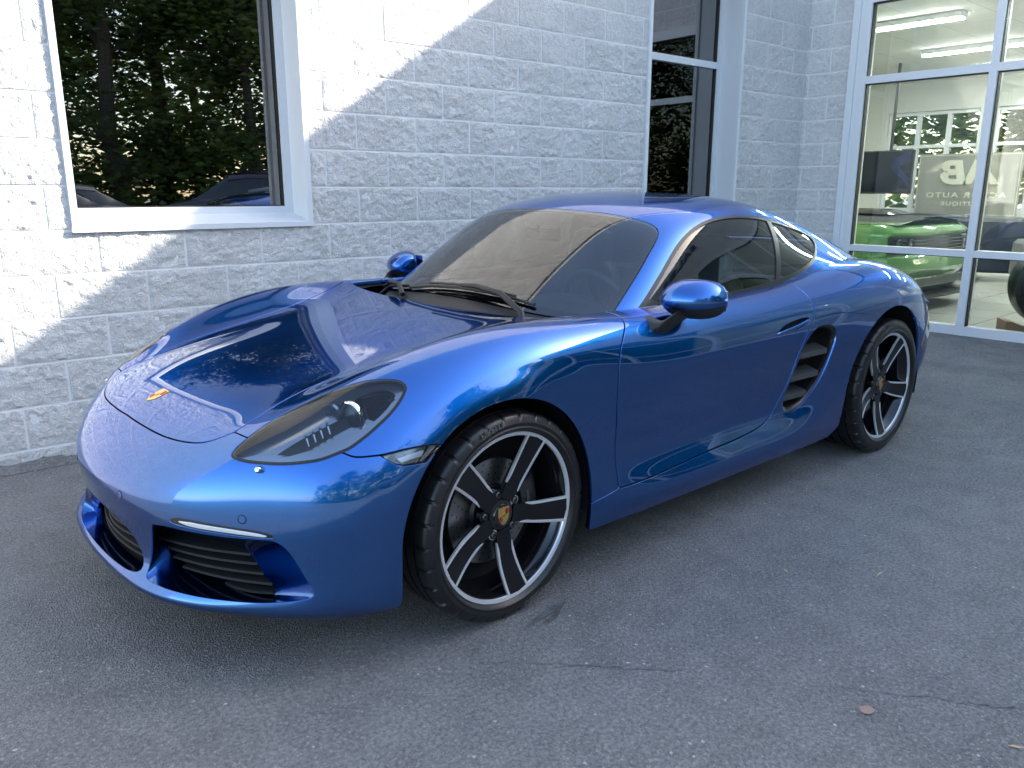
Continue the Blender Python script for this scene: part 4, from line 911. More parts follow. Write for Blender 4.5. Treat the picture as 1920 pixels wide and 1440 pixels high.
O_door = crom(D((12.98,4.2))+door_front[1:-1]+D((13.0,11.73))+[(13.5,11.6),(14.14,11.48),(14.74,11.40),(15.39,11.35),(15.95,11.21),(16.24,10.95),(16.48,10.33),(16.63,9.69),(16.74,8.91),(16.89,8.31),(17.08,7.76),(17.15,7.3),(17.13,6.75),(17.08,5.82)]+D((17.08,4.2)))
O_int = crom([(17.19,8.17),(17.45,8.22),(17.72,8.48),(17.86,8.95),(17.79,9.59),(17.57,10.39),(17.24,10.83),(16.94,11.05),(16.68,11.07),(16.57,10.80),(16.60,10.25),(16.71,9.6),(16.84,8.8),(17.0,8.38)])
O_rec = crom(D((3.38,2.2))+[(3.47,2.76),(3.45,4.13),(3.45,5.0)]+[(3.42,5.40),(3.13,5.74),(2.42,6.2),(1.99,6.50),(1.73,6.46),(1.60,6.0),(1.52,5.25),(1.50,4.26),(1.50,3.21),(1.52,2.45),(1.62,2.0),(2.23,1.95),(2.78,2.05)])
O_drl = crom([(3.80,2.80),(3.91,3.15),(3.84,4.14),(3.74,5.0),(3.60,5.36),(3.52,5.2),(3.56,4.13),(3.62,3.13),(3.66,2.82)])
O_cgr = crom(D((3.02,0))+[(2.95,.7),(2.70,1.3),(2.25,1.68),(1.85,1.77),(1.62,1.66),(1.50,1.35),(1.46,.8)]+D((1.45,0),(1.45,-1),(3.02,-1)))
O_hand = crom([(16.12,7.86),(16.24,7.66),(16.44,7.53),(16.72,7.49),(16.93,7.54),(16.98,7.70),(16.90,7.84),(16.65,7.92),(16.35,7.95)])
O_ws = crom(D((3.97,0))+[(4.0,.78),(4.16,1.72),(4.32,2.72),(4.38,3.4),(4.33,4.0),(4.08,4.38),(3.55,4.66),(2.84,5.08)]+D((2.19,5.71))+[(1.95,4.9),(1.66,3.8),(1.34,2.4),(1.12,1.1)]+D((1.05,0),(1.05,-1),(3.97,-1)))
O_dlo = crom(D((2.52,6.81))+[(2.95,6.3),(3.43,5.84),(4.30,5.33),(5.12,5.0),(5.64,4.86),(6.16,4.85),(6.78,4.90),(7.34,4.93),(7.99,4.93),(8.60,4.92),(8.93,5.12),(8.86,5.71),(8.36,6.55),(7.95,7.02),(7.36,7.44),(6.83,7.62),(6.08,7.72),(5.2,7.82),(4.2,7.9)]+D((3.25,7.94)))
O_rgl = crom(D((7.25,0))+[(7.3,1.2),(7.5,2.4),(7.9,3.1),(8.6,3.45),(9.5,3.45),(10.2,3.2),(10.5,2.2),(10.55,1.0)]+D((10.55,0),(10.55,-1),(7.25,-1)))
# wheel openings
def arch(uc, zc, Rr):
    def f(X):
        du = X[:,0]-uc; dz = X[:,2]-zc
        r = np.where(dz > 0, np.hypot(du, dz), np.abs(du)); return np.where(X[:,1] > .4, r-Rr, 1.0)
    return f
ARF = arch(.017, .335, .366); ARR = arch(-2.415, .345, .402)

# ---- hood, bumper, wings, doors, sides
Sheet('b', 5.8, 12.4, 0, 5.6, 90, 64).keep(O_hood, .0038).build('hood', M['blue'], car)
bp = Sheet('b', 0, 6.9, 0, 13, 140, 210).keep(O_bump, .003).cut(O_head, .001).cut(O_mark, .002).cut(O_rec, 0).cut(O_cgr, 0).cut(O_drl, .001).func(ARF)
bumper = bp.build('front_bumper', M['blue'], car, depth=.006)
def side_parts(mir):
    fe = Sheet('b', 5.4, 13.4, 3, 13, 130, 150).keep(O_fend, .003).cut(O_head, .001).func(ARF); fe.build('front_wing', M['blue'], car, .02, False, mir)
    dr = Sheet('b', 12.4, 17.4, 4.1, 12, 90, 130).keep(O_door, .004).cut(O_hand, .0)
    door = dr.build('door', M['blue'], car, .014, False, mir)
    # handle: a flap bridging the scooped recess
    hd = Sheet('b', 16.0, 17.1, 7.4, 8.05, 60, 48).keep(O_hand, 0)
    f = field('b', O_hand, hd.st, hd.X); dep = np.minimum(np.clip(f/.004, 0, 1), np.clip((7.96-hd.st[:,1])/.26, 0, 1)); hd.X = hd.X-hd.N*(dep*.032)[:,None]
    o_ = hd.build('handle_recess', M['blue'], door, 0, False, mir)
    hp = crom([(16.13,7.87),(16.35,7.82),(16.62,7.78),(16.97,7.70)], False, 6); hx = skin('b', hp)-skin_n('b', hp)*.003; hx[:,1] *= (-1 if mir else 1); MB().tube(hx, [.0035]+[.0075]*(len(hx)-3)+[.009,.006], 10).build('handle', M['blue'], door); o_.data.normals_split_custom_set([(0,0,0)]*len(o_.data.loops))
    qs = [(17.15,7.8),(17.5,7.86),(17.85,8.0),(18.42,8.34),(19.21,8.97),(19.37,9.26)]
    O_q = crom(D((17.0,3.5))+D((17.15,7.8))+qs[1:-1]+D((19.5,9.5),(22,10.6),(24.2,12.0),(24.2,3.5)))
    base = lambda: Sheet('b', 12.0, 25, 3.9, 13, 200, 130).cut(O_door, .0034).cut(O_fend, .002).func(ARR).func(ARF).func(lambda X: np.where((X[:,0] > -.6) & (X[:,2] > .6), -1., 1.)).func(lambda X: X[:,2]-(.184+.004*np.clip(X[:,0]+2, 0, 2)))
    q = base().keep(O_q, .002); q.build('quarter_panel', M['blue'], car, .02, False, mir)
    sp = base().cut(O_q, .002).cut(O_int, .0).func(lambda X: X[:,0]+3.1)
    sill = sp.build('side_sill', M['blue'], car, .02, False, mir)
    rb = Sheet('b', 24.2, 28, 0, 13, 40, 60).func(ARR); rb.build('rear_bumper', M['blue'], car, .01, False, mir)
both_sides(side_parts)

# ---- cabin
roof = Sheet('g', 1.0, 12, 0, 9, 190, 130).cut(O_ws, .0015).cut(O_dlo, .001).cut(O_rgl, .001)
cw = crom(D((.0,-1),(0,5.2),(1.2,5.6),(2.19,5.71))+[(1.95,4.9),(1.66,3.8),(1.34,2.4),(1.12,1.1)]+D((1.05,0),(1.05,-1)))
roof.cut(cw, .0); roof.build('roof', M['blue'], car, .012)
Sheet('g', .3, 2.3, 0, 5.8, 40, 40).keep(cw, .0).cut(O_ws, .0).offset(.004).build('cowl', M['black_plastic'], car, .0)
ws = Sheet('g', .9, 4.6, 0, 6, 90, 70).keep(O_ws, .0035); windscreen = ws.build('windscreen', M['ws_glass'], car, 0)
fr = Sheet('g', .9, 4.6, 0, 6, 120, 90).keep(O_ws, .001); f = field('g', O_ws, fr.st, fr.X); wfr = .028+.05*np.clip((1.9-fr.st[:,0])/.8, 0, 1)
fr.clip(np.where(fr.X[:,1] < -1, -1, wfr-f)).offset(.005).build('frit_band', M['gloss_black'], windscreen, 0)
Sheet('g', 7, 10.8, 0, 4, 50, 40).keep(O_rgl, .004).build('rear_window', M['side_glass'], car, .0)
bpl = [(7.46,5.21),(7.3,6.0),(7.12,6.9),(6.95,7.53)]
def glass_parts(mir):
    tr = Sheet('g', 2.4, 9.1, 4.4, 8.3, 200, 130).keep(O_dlo, .0005); f = field('g', O_dlo, tr.st, tr.X)
    pil = crom(D((7.50,4.7))+[(7.44,5.4),(7.30,6.1),(7.12,6.9)]+D((6.95,7.8),(6.83,7.8))+[(7.0,6.9),(7.17,6.1),(7.30,5.4)]+D((7.35,4.7)))
    tri = crom(D((2.4,6.9),(3.02,6.1),(3.42,7.1),(3.35,8.2),(2.9,8.2)))
    fp = field('g', pil, tr.st, tr.X); ft = field('g', tri, tr.st, tr.X)
    band = .013+.004*np.clip((tr.st[:,1]-6)/1.5, 0, 1)
    tr.clip(np.maximum(np.maximum(band-f, fp), ft)).offset(-.001).build('window_trim', M['satin_black'], car, .006, False, mir)
    for nm, sgn in (('door_window', 1), ('quarter_window', -1)):
        w = Sheet('g', 2.4, 9.1, 4.4, 8.3, 120, 80).keep(O_dlo, .008)
        xs = np.interp(w.st[:,1], [4.4,5.21,6.0,6.9,7.53,8.3], [7.6,7.43,7.24,7.06,6.9,6.7])
        w.clip(sgn*(xs-w.st[:,0])).offset(.004).build(nm, M['side_glass'], car, 0, False, mir)
both_sides(glass_parts)
# headliner and inner pillars
hl = Sheet('g', 1.0, 12, 0, 8.2, 120, 90).cut(O_ws, .0).cut(O_dlo, .004).cut(O_rgl, .004).offset(.022); hl.F = [q[::-1] for q in hl.F]; hl.N = -hl.N
hl.build('headliner', M['liner'], car, 0)
# black shell added inside the body to block light behind the panel gaps
sh = Sheet('b', 4.1, 27.6, 0, 12.7, 130, 70).cut(O_head, -.01).cut(O_rec, -.02).cut(O_cgr, -.03).cut(O_int, -.012).cut(O_drl, -.005)
cab = crom(D((11.9,-1),(11.9,3.6),(12.6,4.0),(18.4,4.0),(19.5,3.2),(19.5,-1)))
sh.cut(cab, 0).func(arch(.017,.335,.385)).func(arch(-2.415,.345,.42)).func(lambda X: X[:,2]-.2).offset(.024).build('light_block_shell', M['dark'], car, 0)
fl = MB(); fl.box((-1.45, 0, .205), (3.6, 1.4, .02)); fl.build('floor_pan', M['dark'], car)

# ---- wheel housings
def liner(name, uc, zc, Rr, v0, v1, mir):
    mb = MB(); n = 40; sgn = -1 if mir else 1; r0 = []; r1 = []
    for k in range(n+1):
        a = rad(-14)+(math.pi+rad(28))*k/n; r0.append((uc+Rr*math.cos(a), sgn*v0, zc+Rr*math.sin(a))); r1.append((uc+Rr*math.cos(a), sgn*v1, zc+Rr*math.sin(a)))
    mb.loft([r0, r1], closed=False); k = len(mb.V); mb.V.append((uc, sgn*v1, zc)); mb.F += [(n+1+i, n+2+i, k) for i in range(n)]; mb.M += [0]*n
    return mb.build(name, M['dark'], car, fix=False)
for mir in (False, True):
    liner('wheel_housing', .017, .335, .385, .862, .52, mir); liner('wheel_housing', -2.415, .345, .42, .885, .5, mir)

M['slat'] = P('slat_black', (.006,.006,.007), .7)
# ---- air intakes in the nose
def resample(pts, n, start=0):
    pts = np.asarray(pts, float); q = np.concatenate([pts, pts[:1]]); L = np.r_[0, np.cumsum(np.linalg.norm(np.diff(q, axis=0), axis=1))]
    t = np.linspace(0, L[-1], n, endpoint=False)+start
    return np.stack([np.interp(t % L[-1], L, q[:,c]) for c in range(3)], -1)
def align(Rg, Gg):
    best = min(range(len(Gg)), key=lambda k: np.sum(np.linalg.norm(np.roll(Gg, -k, 0)-Rg, axis=1)**2)); return np.roll(Gg, -best, 0)
def duct(name, ring, G, mir, parent, deep=.05, slats=5, axis=None):
    n = 72; A = resample(ring, n); nn = np.zeros((n, 3)); G = np.array(crom([tuple(g) for g in G])); Gr = align(A, resample(G, n))
    cen = Gr.mean(0); rings = []
    fl_ = np.array([1, -1 if mir else 1, 1])
    for w in (0, .06, .2, .45, .75, .94, 1.0):
        e = w**.8; rings.append((A*(1-e)+Gr*e)*fl_)
    rings.append((Gr+np.array(axis)*.02)*fl_)
    MB().loft(rings).build(name, M['blue'], parent, angle=60)
    b = MB(); b.loft([(Gr+np.array(axis)*.012)*fl_, (Gr+np.array(axis)*deep)*fl_], cap1=True); b.build('intake_box', M['dark'], parent, smooth=False)
    return parent, Gr
aG = np.array([-.88, -.475, 0]); G_side = [(0.826,0.270,0.339),(0.775,0.363,0.337),(0.710,0.484,0.335),(0.679,0.542,0.327),(0.664,0.568,0.303),(0.650,0.594,0.261),(0.636,0.621,0.230),(0.637,0.619,0.209),(0.653,0.589,0.196),(0.700,0.502,0.206),(0.748,0.413,0.222),(0.787,0.341,0.240),(0.805,0.308,0.290)]
def nose_intakes(mir):
    sg = -1 if mir else 1
    R0 = skin('b', O_rec)-skin_n('b', O_rec)*.002
    o, Gr = duct('intake_duct', R0, G_side, mir, bumper, .06, axis=aG)
    for z in (0.210, 0.236, 0.262, 0.288, 0.313):
        # width of the opening at this height
        lo = []; 
        for a, b in zip(Gr, np.roll(Gr, -1, 0)):
            if (a[2]-z)*(b[2]-z) < 0: w = (z-a[2])/(b[2]-a[2]); lo.append(a*(1-w)+b*w)
        if len(lo) < 2: continue
        lo.sort(key=lambda q: q[1]); A, B = lo[0]+aG*.004, lo[-1]+aG*.004
        rings = []
        for t in np.linspace(0, 1, 9):
            c = A*(1-t)+B*t+np.array([.012*math.sin(math.pi*t), .006*math.sin(math.pi*t), 0]); 
            rings.append([(c+np.array(q))*np.array([1,sg,1]) for q in ((.006,.003,-.002),(.004,.002,.004),(-.03,-.016,.010),(-.03,-.016,.004))])
        MB().loft(rings, cap0=True, cap1=True).build('slat', M['slat'], o, smooth=False)
both_sides(nose_intakes)
half = skin('b', O_cgr[(O_cgr[:,1] >= 0)])-skin_n('b', O_cgr[(O_cgr[:,1] >= 0)])*.002
half = np.array([h for h in half]); full = np.concatenate([half, (half*[1,-1,1])[::-1]])
Gh = [(.866,.0,.318),(.863,.10,.312),(.853,.19,.288),(.845,.25,.252),(.844,.268,.230),(.848,.255,.216),(.864,.15,.211),(.870,0,.211)]
Gf = Gh+[(a,-b,c) for a, b, c in Gh[::-1] if b > 0]
cd, GrC = duct('centre_intake', full, Gf, False, bumper, .05, axis=(-1,0,0))
for z in (.230, .252, .274, .296):
    rings = []; wv = .235 if z < .27 else .17
    for t in np.linspace(-1, 1, 11): rings.append([np.array((.855-.03*t*t, wv*t, z))+q for q in ((.006,0,-.002),(.004,0,.004),(-.03,0,.008),(-.03,0,.002))])
    MB().loft(rings, cap0=True, cap1=True).build('slat', M['slat'], cd, smooth=False)

# ---- lamps
M['lamp_shelf'] = P('lamp_shelf', (.05,.055,.065), .3, .3)
def lamps(mir):
    sg = -1 if mir else 1; fl_ = np.array([1, sg, 1])
    # main headlamp: lens over a deep housing
    le = Sheet('b', 5.3, 8.2, 3.6, 7.4, 90, 90).keep(O_head, .005); lens = None
    hs = thing_part('headlight', car)
    le.build('lens', M['clear'], hs, .0, False, mir)
    ga = Sheet('b', 5.3, 8.2, 3.6, 7.4, 140, 140).keep(O_head, .0005); f = field('b', O_head, ga.st, ga.X); ga.clip(.0075-f).offset(.0015).build('gasket', M['black_plastic'], hs, .01, False, mir)
    bk = Sheet('b', 5.3, 8.2, 3.6, 7.4, 60, 60).keep(O_head, .003); f = field('b', O_head, bk.st, bk.X)
    bk.offset(0); bk.X = bk.X-bk.N*(.005+.040*np.clip(f/.05, 0, 1)**.7)[:,None]
    o = bk.build('housing', M['lamp_dark'], hs, 0, False, mir)
    for p_ in o.data.polygons: p_.use_smooth = True
    def at(s_, t_, d=0.0): return skin('b', [(s_, t_)])[0]-skin_n('b', [(s_, t_)])[0]*d
    ax = np.array([.94, .30, -.12]); ax /= np.linalg.norm(ax)
    def disc(c, ax_, prof, mat, name):
        ax_ = Vector(ax_); q = ax_.to_track_quat('Z', 'Y').to_matrix(); mb = MB(); mb.lathe(prof, 32, 0, 'z')
        mb.V = [tuple((np.array(q @ Vector(v))+c)*fl_) for v in mb.V]; return mb.build(name, mat, hs, angle=40)
    c = at(7.05, 6.0, .040)
    disc(c, ax, [(.038,.002),(.0395,.011),(.043,.014),(.0465,.011),(.047,.002),(.044,-.004)], M['chrome'], 'projector_ring')
    disc(c, ax, [(.036,.004),(.033,.012),(.024,.019),(.012,.0225),(.0,.0235)], M['clear'], 'projector_lens')
    disc(c+ax*.002, ax, [(.036,.0),(.028,-.006),(.0,-.008)], M['white_lamp'], 'reflector')
    # upper module box and its chrome tab
    c2 = at(7.45, 6.2, .062); mbx = MB(); mbx.tube([c2+np.array([.035,.01,.0]), c2-np.array([.055,.0,-.012])], [.044,.046], 20); mbx.V = [tuple(np.array(v)*fl_) for v in mbx.V]; mbx.build('module', M['gloss_black'], hs)
    c3 = at(7.12, 5.35, .034)
    disc(c3-ax*.01, ax, [(.028,.0),(.03,.008),(.024,.012),(.012,.006),(.0,.004)], M['lamp_dark'], 'turn_bowl')
    # row of small fins
    for k in range(4):
        cc = at(6.25+.13*k, 5.35+.10*k, .030); mb = MB(); mb.tube([cc+np.array([.004,.020,-.016]), cc+np.array([.002,.006,.0]), cc-np.array([.006,.014,-.004])], [.003,.0045,.003], 6); mb.V = [tuple(np.array(v)*fl_) for v in mb.V]; mb.build('light_fin', M['fin'], hs)
    # inner shelf dividing the lamp
    sh_ = []
    for w in np.linspace(0, 1, 14): a = at(5.75+1.9*w, 4.9+1.75*w, .022); b = at(5.75+1.9*w, 5.6+1.5*w, .05); sh_.append([a*fl_, b*fl_])
    MB().loft(sh_, closed=False).build('shelf', M['lamp_shelf'], hs, fix=False)
    # side marker
    mk_ = thing_part('side_marker', car)
    Sheet('b', 5.4, 6.8, 7.8, 11.7, 60, 90).keep(O_mark, .002).func(ARF).offset(-.001).build('lens', M['clear'], mk_, .004, False, mir)
    Sheet('b', 5.4, 6.8, 7.8, 11.7, 30, 60).keep(O_mark, .003).func(ARF).offset(.018).build('housing', M['lamp_dark'], mk_, .0, False, mir)
    bar = crom(D((5.72,9.1),(6.17,10.55),(5.95,10.75),(5.62,9.6))); Sheet('b', 5.4, 6.8, 8, 11.5, 40, 60).keep(bar, 0).offset(.008).build('light_bar', M['white_lamp'], mk_, .008, False, mir)
    # daytime strip
    dl = thing_part('daytime_light', car)
    d0 = Sheet('b', 3.4, 4.0, 2.7, 5.5, 40, 120).keep(O_drl, .0008); d0.offset(.002).build('housing', M['gloss_black'], dl, .012, False, mir)
    st_ = crom(D((3.77,2.98),(3.80,3.3))+[(3.75,4.14),(3.66,4.9)]+D((3.58,5.2),(3.56,5.1))+[(3.63,4.14),(3.68,3.3)]); Sheet('b', 3.4, 4.0, 2.7, 5.5, 50, 140).keep(st_, 0).offset(-.001).build('light_strip', M['white_lamp'], dl, .004, False, mir)
    # washer cap and parking sensors
    c = at(5.35, 4.76); nrm_ = skin_n('b', [(5.35,4.76)])[0]; mb = MB(); q = Vector(nrm_).to_track_quat('Z','Y').to_matrix()
    mb.lathe([(.0,.018),(.006,.017),(.0095,.011),(.0105,.004),(.009,-.004)], 20, 0, 'z'); mb.V = [tuple((np.array(q @ Vector(v))+c)*fl_) for v in mb.V]; mb.build('washer_cap', M['chrome'], car)
    for st in ((4.11,4.58),(4.01,1.26)):
        c = at(*st); nrm_ = skin_n('b', [st])[0]; q = Vector(nrm_).to_track_quat('Z','Y').to_matrix(); mb = MB()
        mb.lathe([(.0,.0012),(.0095,.0012),(.0105,.0004),(.0108,-.003)], 24, 0, 'z'); mb.V = [tuple((np.array(q @ Vector(v))+c)*fl_) for v in mb.V]; mb.build('parking_sensor', M['blue'], bumper)
        mb = MB(); mb.lathe([(.0108,.0006),(.0124,.0006)], 24, 0, 'z'); mb.V = [tuple((np.array(q @ Vector(v))+c)*fl_) for v in mb.V]; mb.build('sensor_gap', M['dark'], bumper, fix=False)
both_sides(lamps)

M['vane'] = P('vane_plastic', (.045,.046,.048), .5)
# ---- side intakes behind the doors
def side_intake(mir):
    sg = -1 if mir else 1; fl_ = np.array([1, sg, 1]); st = thing_part('side_intake', car)
    A = resample(skin('b', O_int)-skin_n('b', O_int)*.001, 72); cen = A.mean(0); nv = np.array([-.35, -.93, 0])
    def ring(scale, d): return [tuple((cen+(a-cen)*scale+nv*d)*fl_) for a in A]
    MB().loft([ring(1.0, 0), ring(.99, .006), ring(.93, .012), ring(.90, .02)]).build('bezel', M['satin_black'], st)
    MB().loft([ring(.91, .014), ring(.88, .06), ring(.80, .10)], cap1=True).build('duct', M['black_plastic'], st)
    for zz, w0 in ((.60, 0), (.505, 0), (.425, 0)):
        hits = []
        for a, b in zip(A, np.roll(A, -1, 0)):
            if (a[2]-zz)*(b[2]-zz) < 0: w = (zz-a[2])/(b[2]-a[2]); hits.append(a*(1-w)+b*w)
        hits.sort(key=lambda q: q[0]); L_, R_ = hits[0], hits[-1]; L_ = L_*.88+R_*.12; R_ = R_*.95+L_*.05; rings = []
        for t in np.linspace(0, 1, 7):
            c = L_*(1-t)+R_*t+nv*.022; rings.append([tuple((c+np.array(q))*fl_) for q in ((0,.010,-.010),(0,.008,.012),(0,-.05,.030),(0,-.05,.020))])
        MB().loft(rings, cap0=True, cap1=True).build('vane', M['vane'], st, smooth=False)
both_sides(side_intake)
# ---- crest badge (shield with striped quarters), local x right, y up, d outwards
def crest(name, parent, frame, h=.05):
    w = h*.40
    sh_ = [(-w, h*.5), (-w*.5, h*.47), (0, h*.5), (w*.5, h*.47), (w, h*.5), (w, 0), (w*.85, -h*.22), (w*.5, -h*.40), (0, -h*.54), (-w*.5, -h*.40), (-w*.85, -h*.22), (-w, 0)]
    cb = MB().prism(sh_, -.001, .0016, frame, 0)
    for k in range(3):
        for sx in (1, -1):
            xa = sx*w*(.22+.26*k); xb = sx*w*(.40+.26*k); yb = h*.40 if sx > 0 else -h*.02; ya = h*.08 if sx > 0 else -h*(.34-.06*k)
            cb.prism([(xa, ya), (xb, ya), (xb, yb), (xa, yb)], .0016, .0021, frame, 1 if k % 2 == 0 else 2)
    cb.prism([(-w*.24,h*.12),(w*.24,h*.12),(w*.22,-h*.06),(0,-h*.16),(-w*.22,-h*.06)], .0016, .0025, frame, 0)
    cb.prism([(-w*.08,-h*.06),(w*.04,-h*.06),(w*.06,h*.02),(w*.12,h*.08),(w*.02,h*.09),(-w*.10,h*.03)], .0025, .0029, frame, 2)
    o = cb.build(name, [M['gold'], M['red'], M['amber']], parent, smooth=False)
    return o
c0 = skin('b', [(6.93,0)])[0]; n0 = skin_n('b', [(6.93,0.001)])[0]; n0[1] = 0; n0 /= np.linalg.norm(n0); tx = np.array([-n0[2], 0, n0[0]])   # tx: up the hood (rearwards)
crest('hood_crest', car, lambda x, y, d: tuple(c0+np.array([0,1,0])*x*1.0+tx*y+n0*d), .066)

# ---- wheels (built at the origin, axle along y, outer face at +y)
def build_wheel(name, Rt, wdt, disc_r, loc, spin, lbl, front):
    W_ = thing_part(name, car); W_.location = loc; W_['label'] = lbl
    hw = wdt/2; yl = hw-.013
    # tyre with circumferential and shoulder grooves
    prof = [(.250,hw-.024),(.262,hw-.018),(.270,hw-.008),(.2745,hw-.001),(.279,hw+.0012),(.284,hw-.0012),(.295,hw+.001),(Rt-.026,hw-.001),(Rt-.014,hw-.005),(Rt-.007,hw-.010),(Rt-.003,hw-.018),(Rt-.0012,hw-.030),(Rt-.0006,hw-.046)]
    tread = []; y = hw-.048
    for k in range(4):
        gy = hw-.052-(2*hw-.104)*(k/3.0)
        tread += [(Rt-.0004, gy+.0055), (Rt-.0075, gy+.005), (Rt-.0075, gy-.005), (Rt-.0004, gy-.0055)]
    prof += tread; prof += [(r, -y_) for r, y_ in prof[:13][::-1]]
    n = 480; V = []; 
    for i, (r, y_) in enumerate(prof):
        for k in range(n):
            a = 2*math.pi*k/n; rr = r
            if abs(y_) > hw-.05 and r > Rt-.020 and k % 16 < 2: rr = r-.006
            V.append((rr*math.cos(a), y_, rr*math.sin(a)))
    L = len(prof); Fc = [(i*n+k, i*n+(k+1)%n, (i+1)*n+(k+1)%n, (i+1)*n+k) for i in range(L-1) for k in range(n)]
    t = MB(); t.add(V, Fc); tyre = t.build('tyre', M['rubber'], W_, angle=32)
    for txt, a0, sz in (('P ZERO', 252, .026), ('PIRELLI', 75, .028)):
        tm = MB(); rt = .305
        def fr_(x, y, d): 
            a = rad(a0)+x/rt; return ((rt-y)*math.cos(a), hw+.0002+d, (rt-y)*math.sin(a))
        thick_text(tm, txt, sz, fr_, .0014, .0004); tm.build('sidewall_lettering', M['rubber_print'], W_, smooth=False)
    # barrel, lip
    MB().lathe([(.2545,yl-.004),(.250,yl-.012),(.247,yl-.030),(.244,yl-.034),(.236,yl-.060),(.232,0),(.236,-hw+.03),(.258,-hw+.02)], 96).build('barrel', M['gloss_black'], W_, angle=50, fix=False)
    MB().lathe([(.2525,yl-.006),(.2545,yl-.001),(.262,yl+.001),(.2645,yl+.0015),(.2655,yl-.001),(.2705,yl-.0005),(.2725,yl-.004),(.2725,yl-.012)], 120).build('rim_lip', M['silver'], W_, angle=28)
    # inner disc of darkness behind the brake
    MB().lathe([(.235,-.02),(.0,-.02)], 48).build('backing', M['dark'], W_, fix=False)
    def face_y(r): 
        q = (r-.05)/(.256-.05); return (yl-.034)+.034*max(q,0)**1.7-.003*math.sin(math.pi*min(max(q,0),1))
    def hwid(r): return .0285+.0135*((r-.06)/.195)
    for k in range(5):
        a = rad(spin+72*k); ca, sa = math.cos(a), math.sin(a)
        def fr2(r, x, y): return (r*ca-x*sa, y, r*sa+x*ca)
        rs = np.linspace(.048, .2555, 20); bend = lambda r: .006*math.sin(math.pi*(r-.048)/.2075)
        rings = []
        for r in rs:
            h = hwid(r); y = face_y(r); b = bend(r); dp = .030-.010*(r-.048)/.2
            rings.append([fr2(r, b-h*.72, y-dp), fr2(r, b-h, y-.005), fr2(r, b-h+.0015, y-.001), fr2(r, b-h*.5, y-.0006), fr2(r, b, y-.0004), fr2(r, b+h*.5, y-.0006), fr2(r, b+h-.0015, y-.001), fr2(r, b+h, y-.005), fr2(r, b+h*.72, y-dp)])
        sp = MB().loft(rings, cap0=True, cap1=True).build('spoke', M['spoke_black'], W_, angle=40)
        for sx in (-1, 1):
            rr = []; r0 = .082 if sx > 0 else .098
            for r in np.linspace(r0, .2565, 18):
                h = hwid(r); y = face_y(r); b = bend(r); tw = .0075*min(1, (r-r0)/.03+.15)
                rr.append([fr2(r, b+sx*(h+.0006), y-.007), fr2(r, b+sx*(h+.0006), y+.0004), fr2(r, b+sx*(h-tw), y+.0008), fr2(r, b+sx*(h-tw-.0008), y-.002)])
            MB().loft(rr, cap0=True, cap1=True).build('spoke_edge', M['silver'], W_, angle=30)
    MB().lathe([(.0,yl-.0335),(.040,yl-.0335),(.046,yl-.036),(.050,yl-.046),(.052,yl-.075)], 60).build('hub', M['satin_black'], W_)
    cap = MB().lathe([(.0,yl-.0265),(.029,yl-.0270),(.034,yl-.0285),(.0365,yl-.033)], 48).build('centre_cap', M['gloss_black'], W_)
    crest('cap_crest', W_, lambda x, y, d: (x*-1, yl-.0262+d, y), .055)
    for k in range(5):
        a = rad(spin+36+72*k); cx, cz = .0655*math.cos(a), .0655*math.sin(a)
        b = MB(); b.lathe([(.0155,yl-.060),(.0165,yl-.040),(.0135,yl-.0395),(.0125,yl-.048)], 20, c=(cx,0,cz)); b.build('bolt_seat', M['chrome'] if k % 2 else M['gloss_black'], W_)
        b = MB(); b.lathe([(.0105,yl-.056),(.0105,yl-.037),(.0085,yl-.0345),(.006,yl-.0345),(.0055,yl-.039),(.0,yl-.039)], 12, c=(cx,0,cz)); b.build('wheel_bolt', M['bolt'], W_)
    # brake
    dk = MB(); dk.lathe([(.085,.012),(.086,.020),(disc_r,.020),(disc_r,-.008),(.085,-.008)], 72, closed=True); dk = dk.build('brake_disc', M['steel'], W_)
    hh = MB()
    for ring in range(4):
        for k in range(26):
            a = 2*math.pi*(k+ring*.25)/26; r = .10+.018*ring; c = (r*math.cos(a), .0203, r*math.sin(a)); q = [(c[0]+.003*math.cos(2*math.pi*j/6), c[1], c[2]+.003*math.sin(2*math.pi*j/6)) for j in range(6)]; hh.add(q, [tuple(range(6))])
    hh.build('drill_holes', M['dark'], W_, smooth=False, fix=False)
    MB().lathe([(.0,.03),(.078,.03),(.086,.02)], 40).build('disc_hat', M['satin_black'], W_)
    cal = MB(); rg = []
    for k in range(13):
        a = rad((150 if front else 20)+50*k/12); rg.append([((r)*math.cos(a), y, r*math.sin(a)) for r, y in ((disc_r-.062,.024),(disc_r-.055,.044),(disc_r-.01,.048),(disc_r+.014,.036),(disc_r+.014,-.03),(disc_r-.062,-.03))])
    cal.loft(rg, cap0=True, cap1=True); cal = cal.build('brake_caliper', M['caliper'], W_, angle=40)
    ct = MB(); thick_text(ct, 'PORSCHE', .014, lambda x, y, d: ((disc_r-.030-y)*math.cos(rad(175 if front else 45)-x/.14), .0475+d, (disc_r-.030-y)*math.sin(rad(175 if front else 45)-x/.14)), .0006, .0003); ct.build('caliper_lettering', M['rubber_print'], W_, smooth=False)
    return W_
M['bolt'] = P('bolt_metal', (.10,.10,.105), .3, .8)
M['rubber_print'] = P('rubber_lettering', (.10,.10,.10), .5)
wf = build_wheel('front_wheel', .3255, .235, .166, (0, .7575, .326), 45, 'front left wheel, black five-spoke alloy with bright rim lip', True)
wf.rotation_euler = (0, 0, rad(2.0))
wr = build_wheel('rear_wheel', .337, .262, .160, (-2.475, .764, .337), 50, 'rear left wheel, black five-spoke alloy with bright rim lip', False)
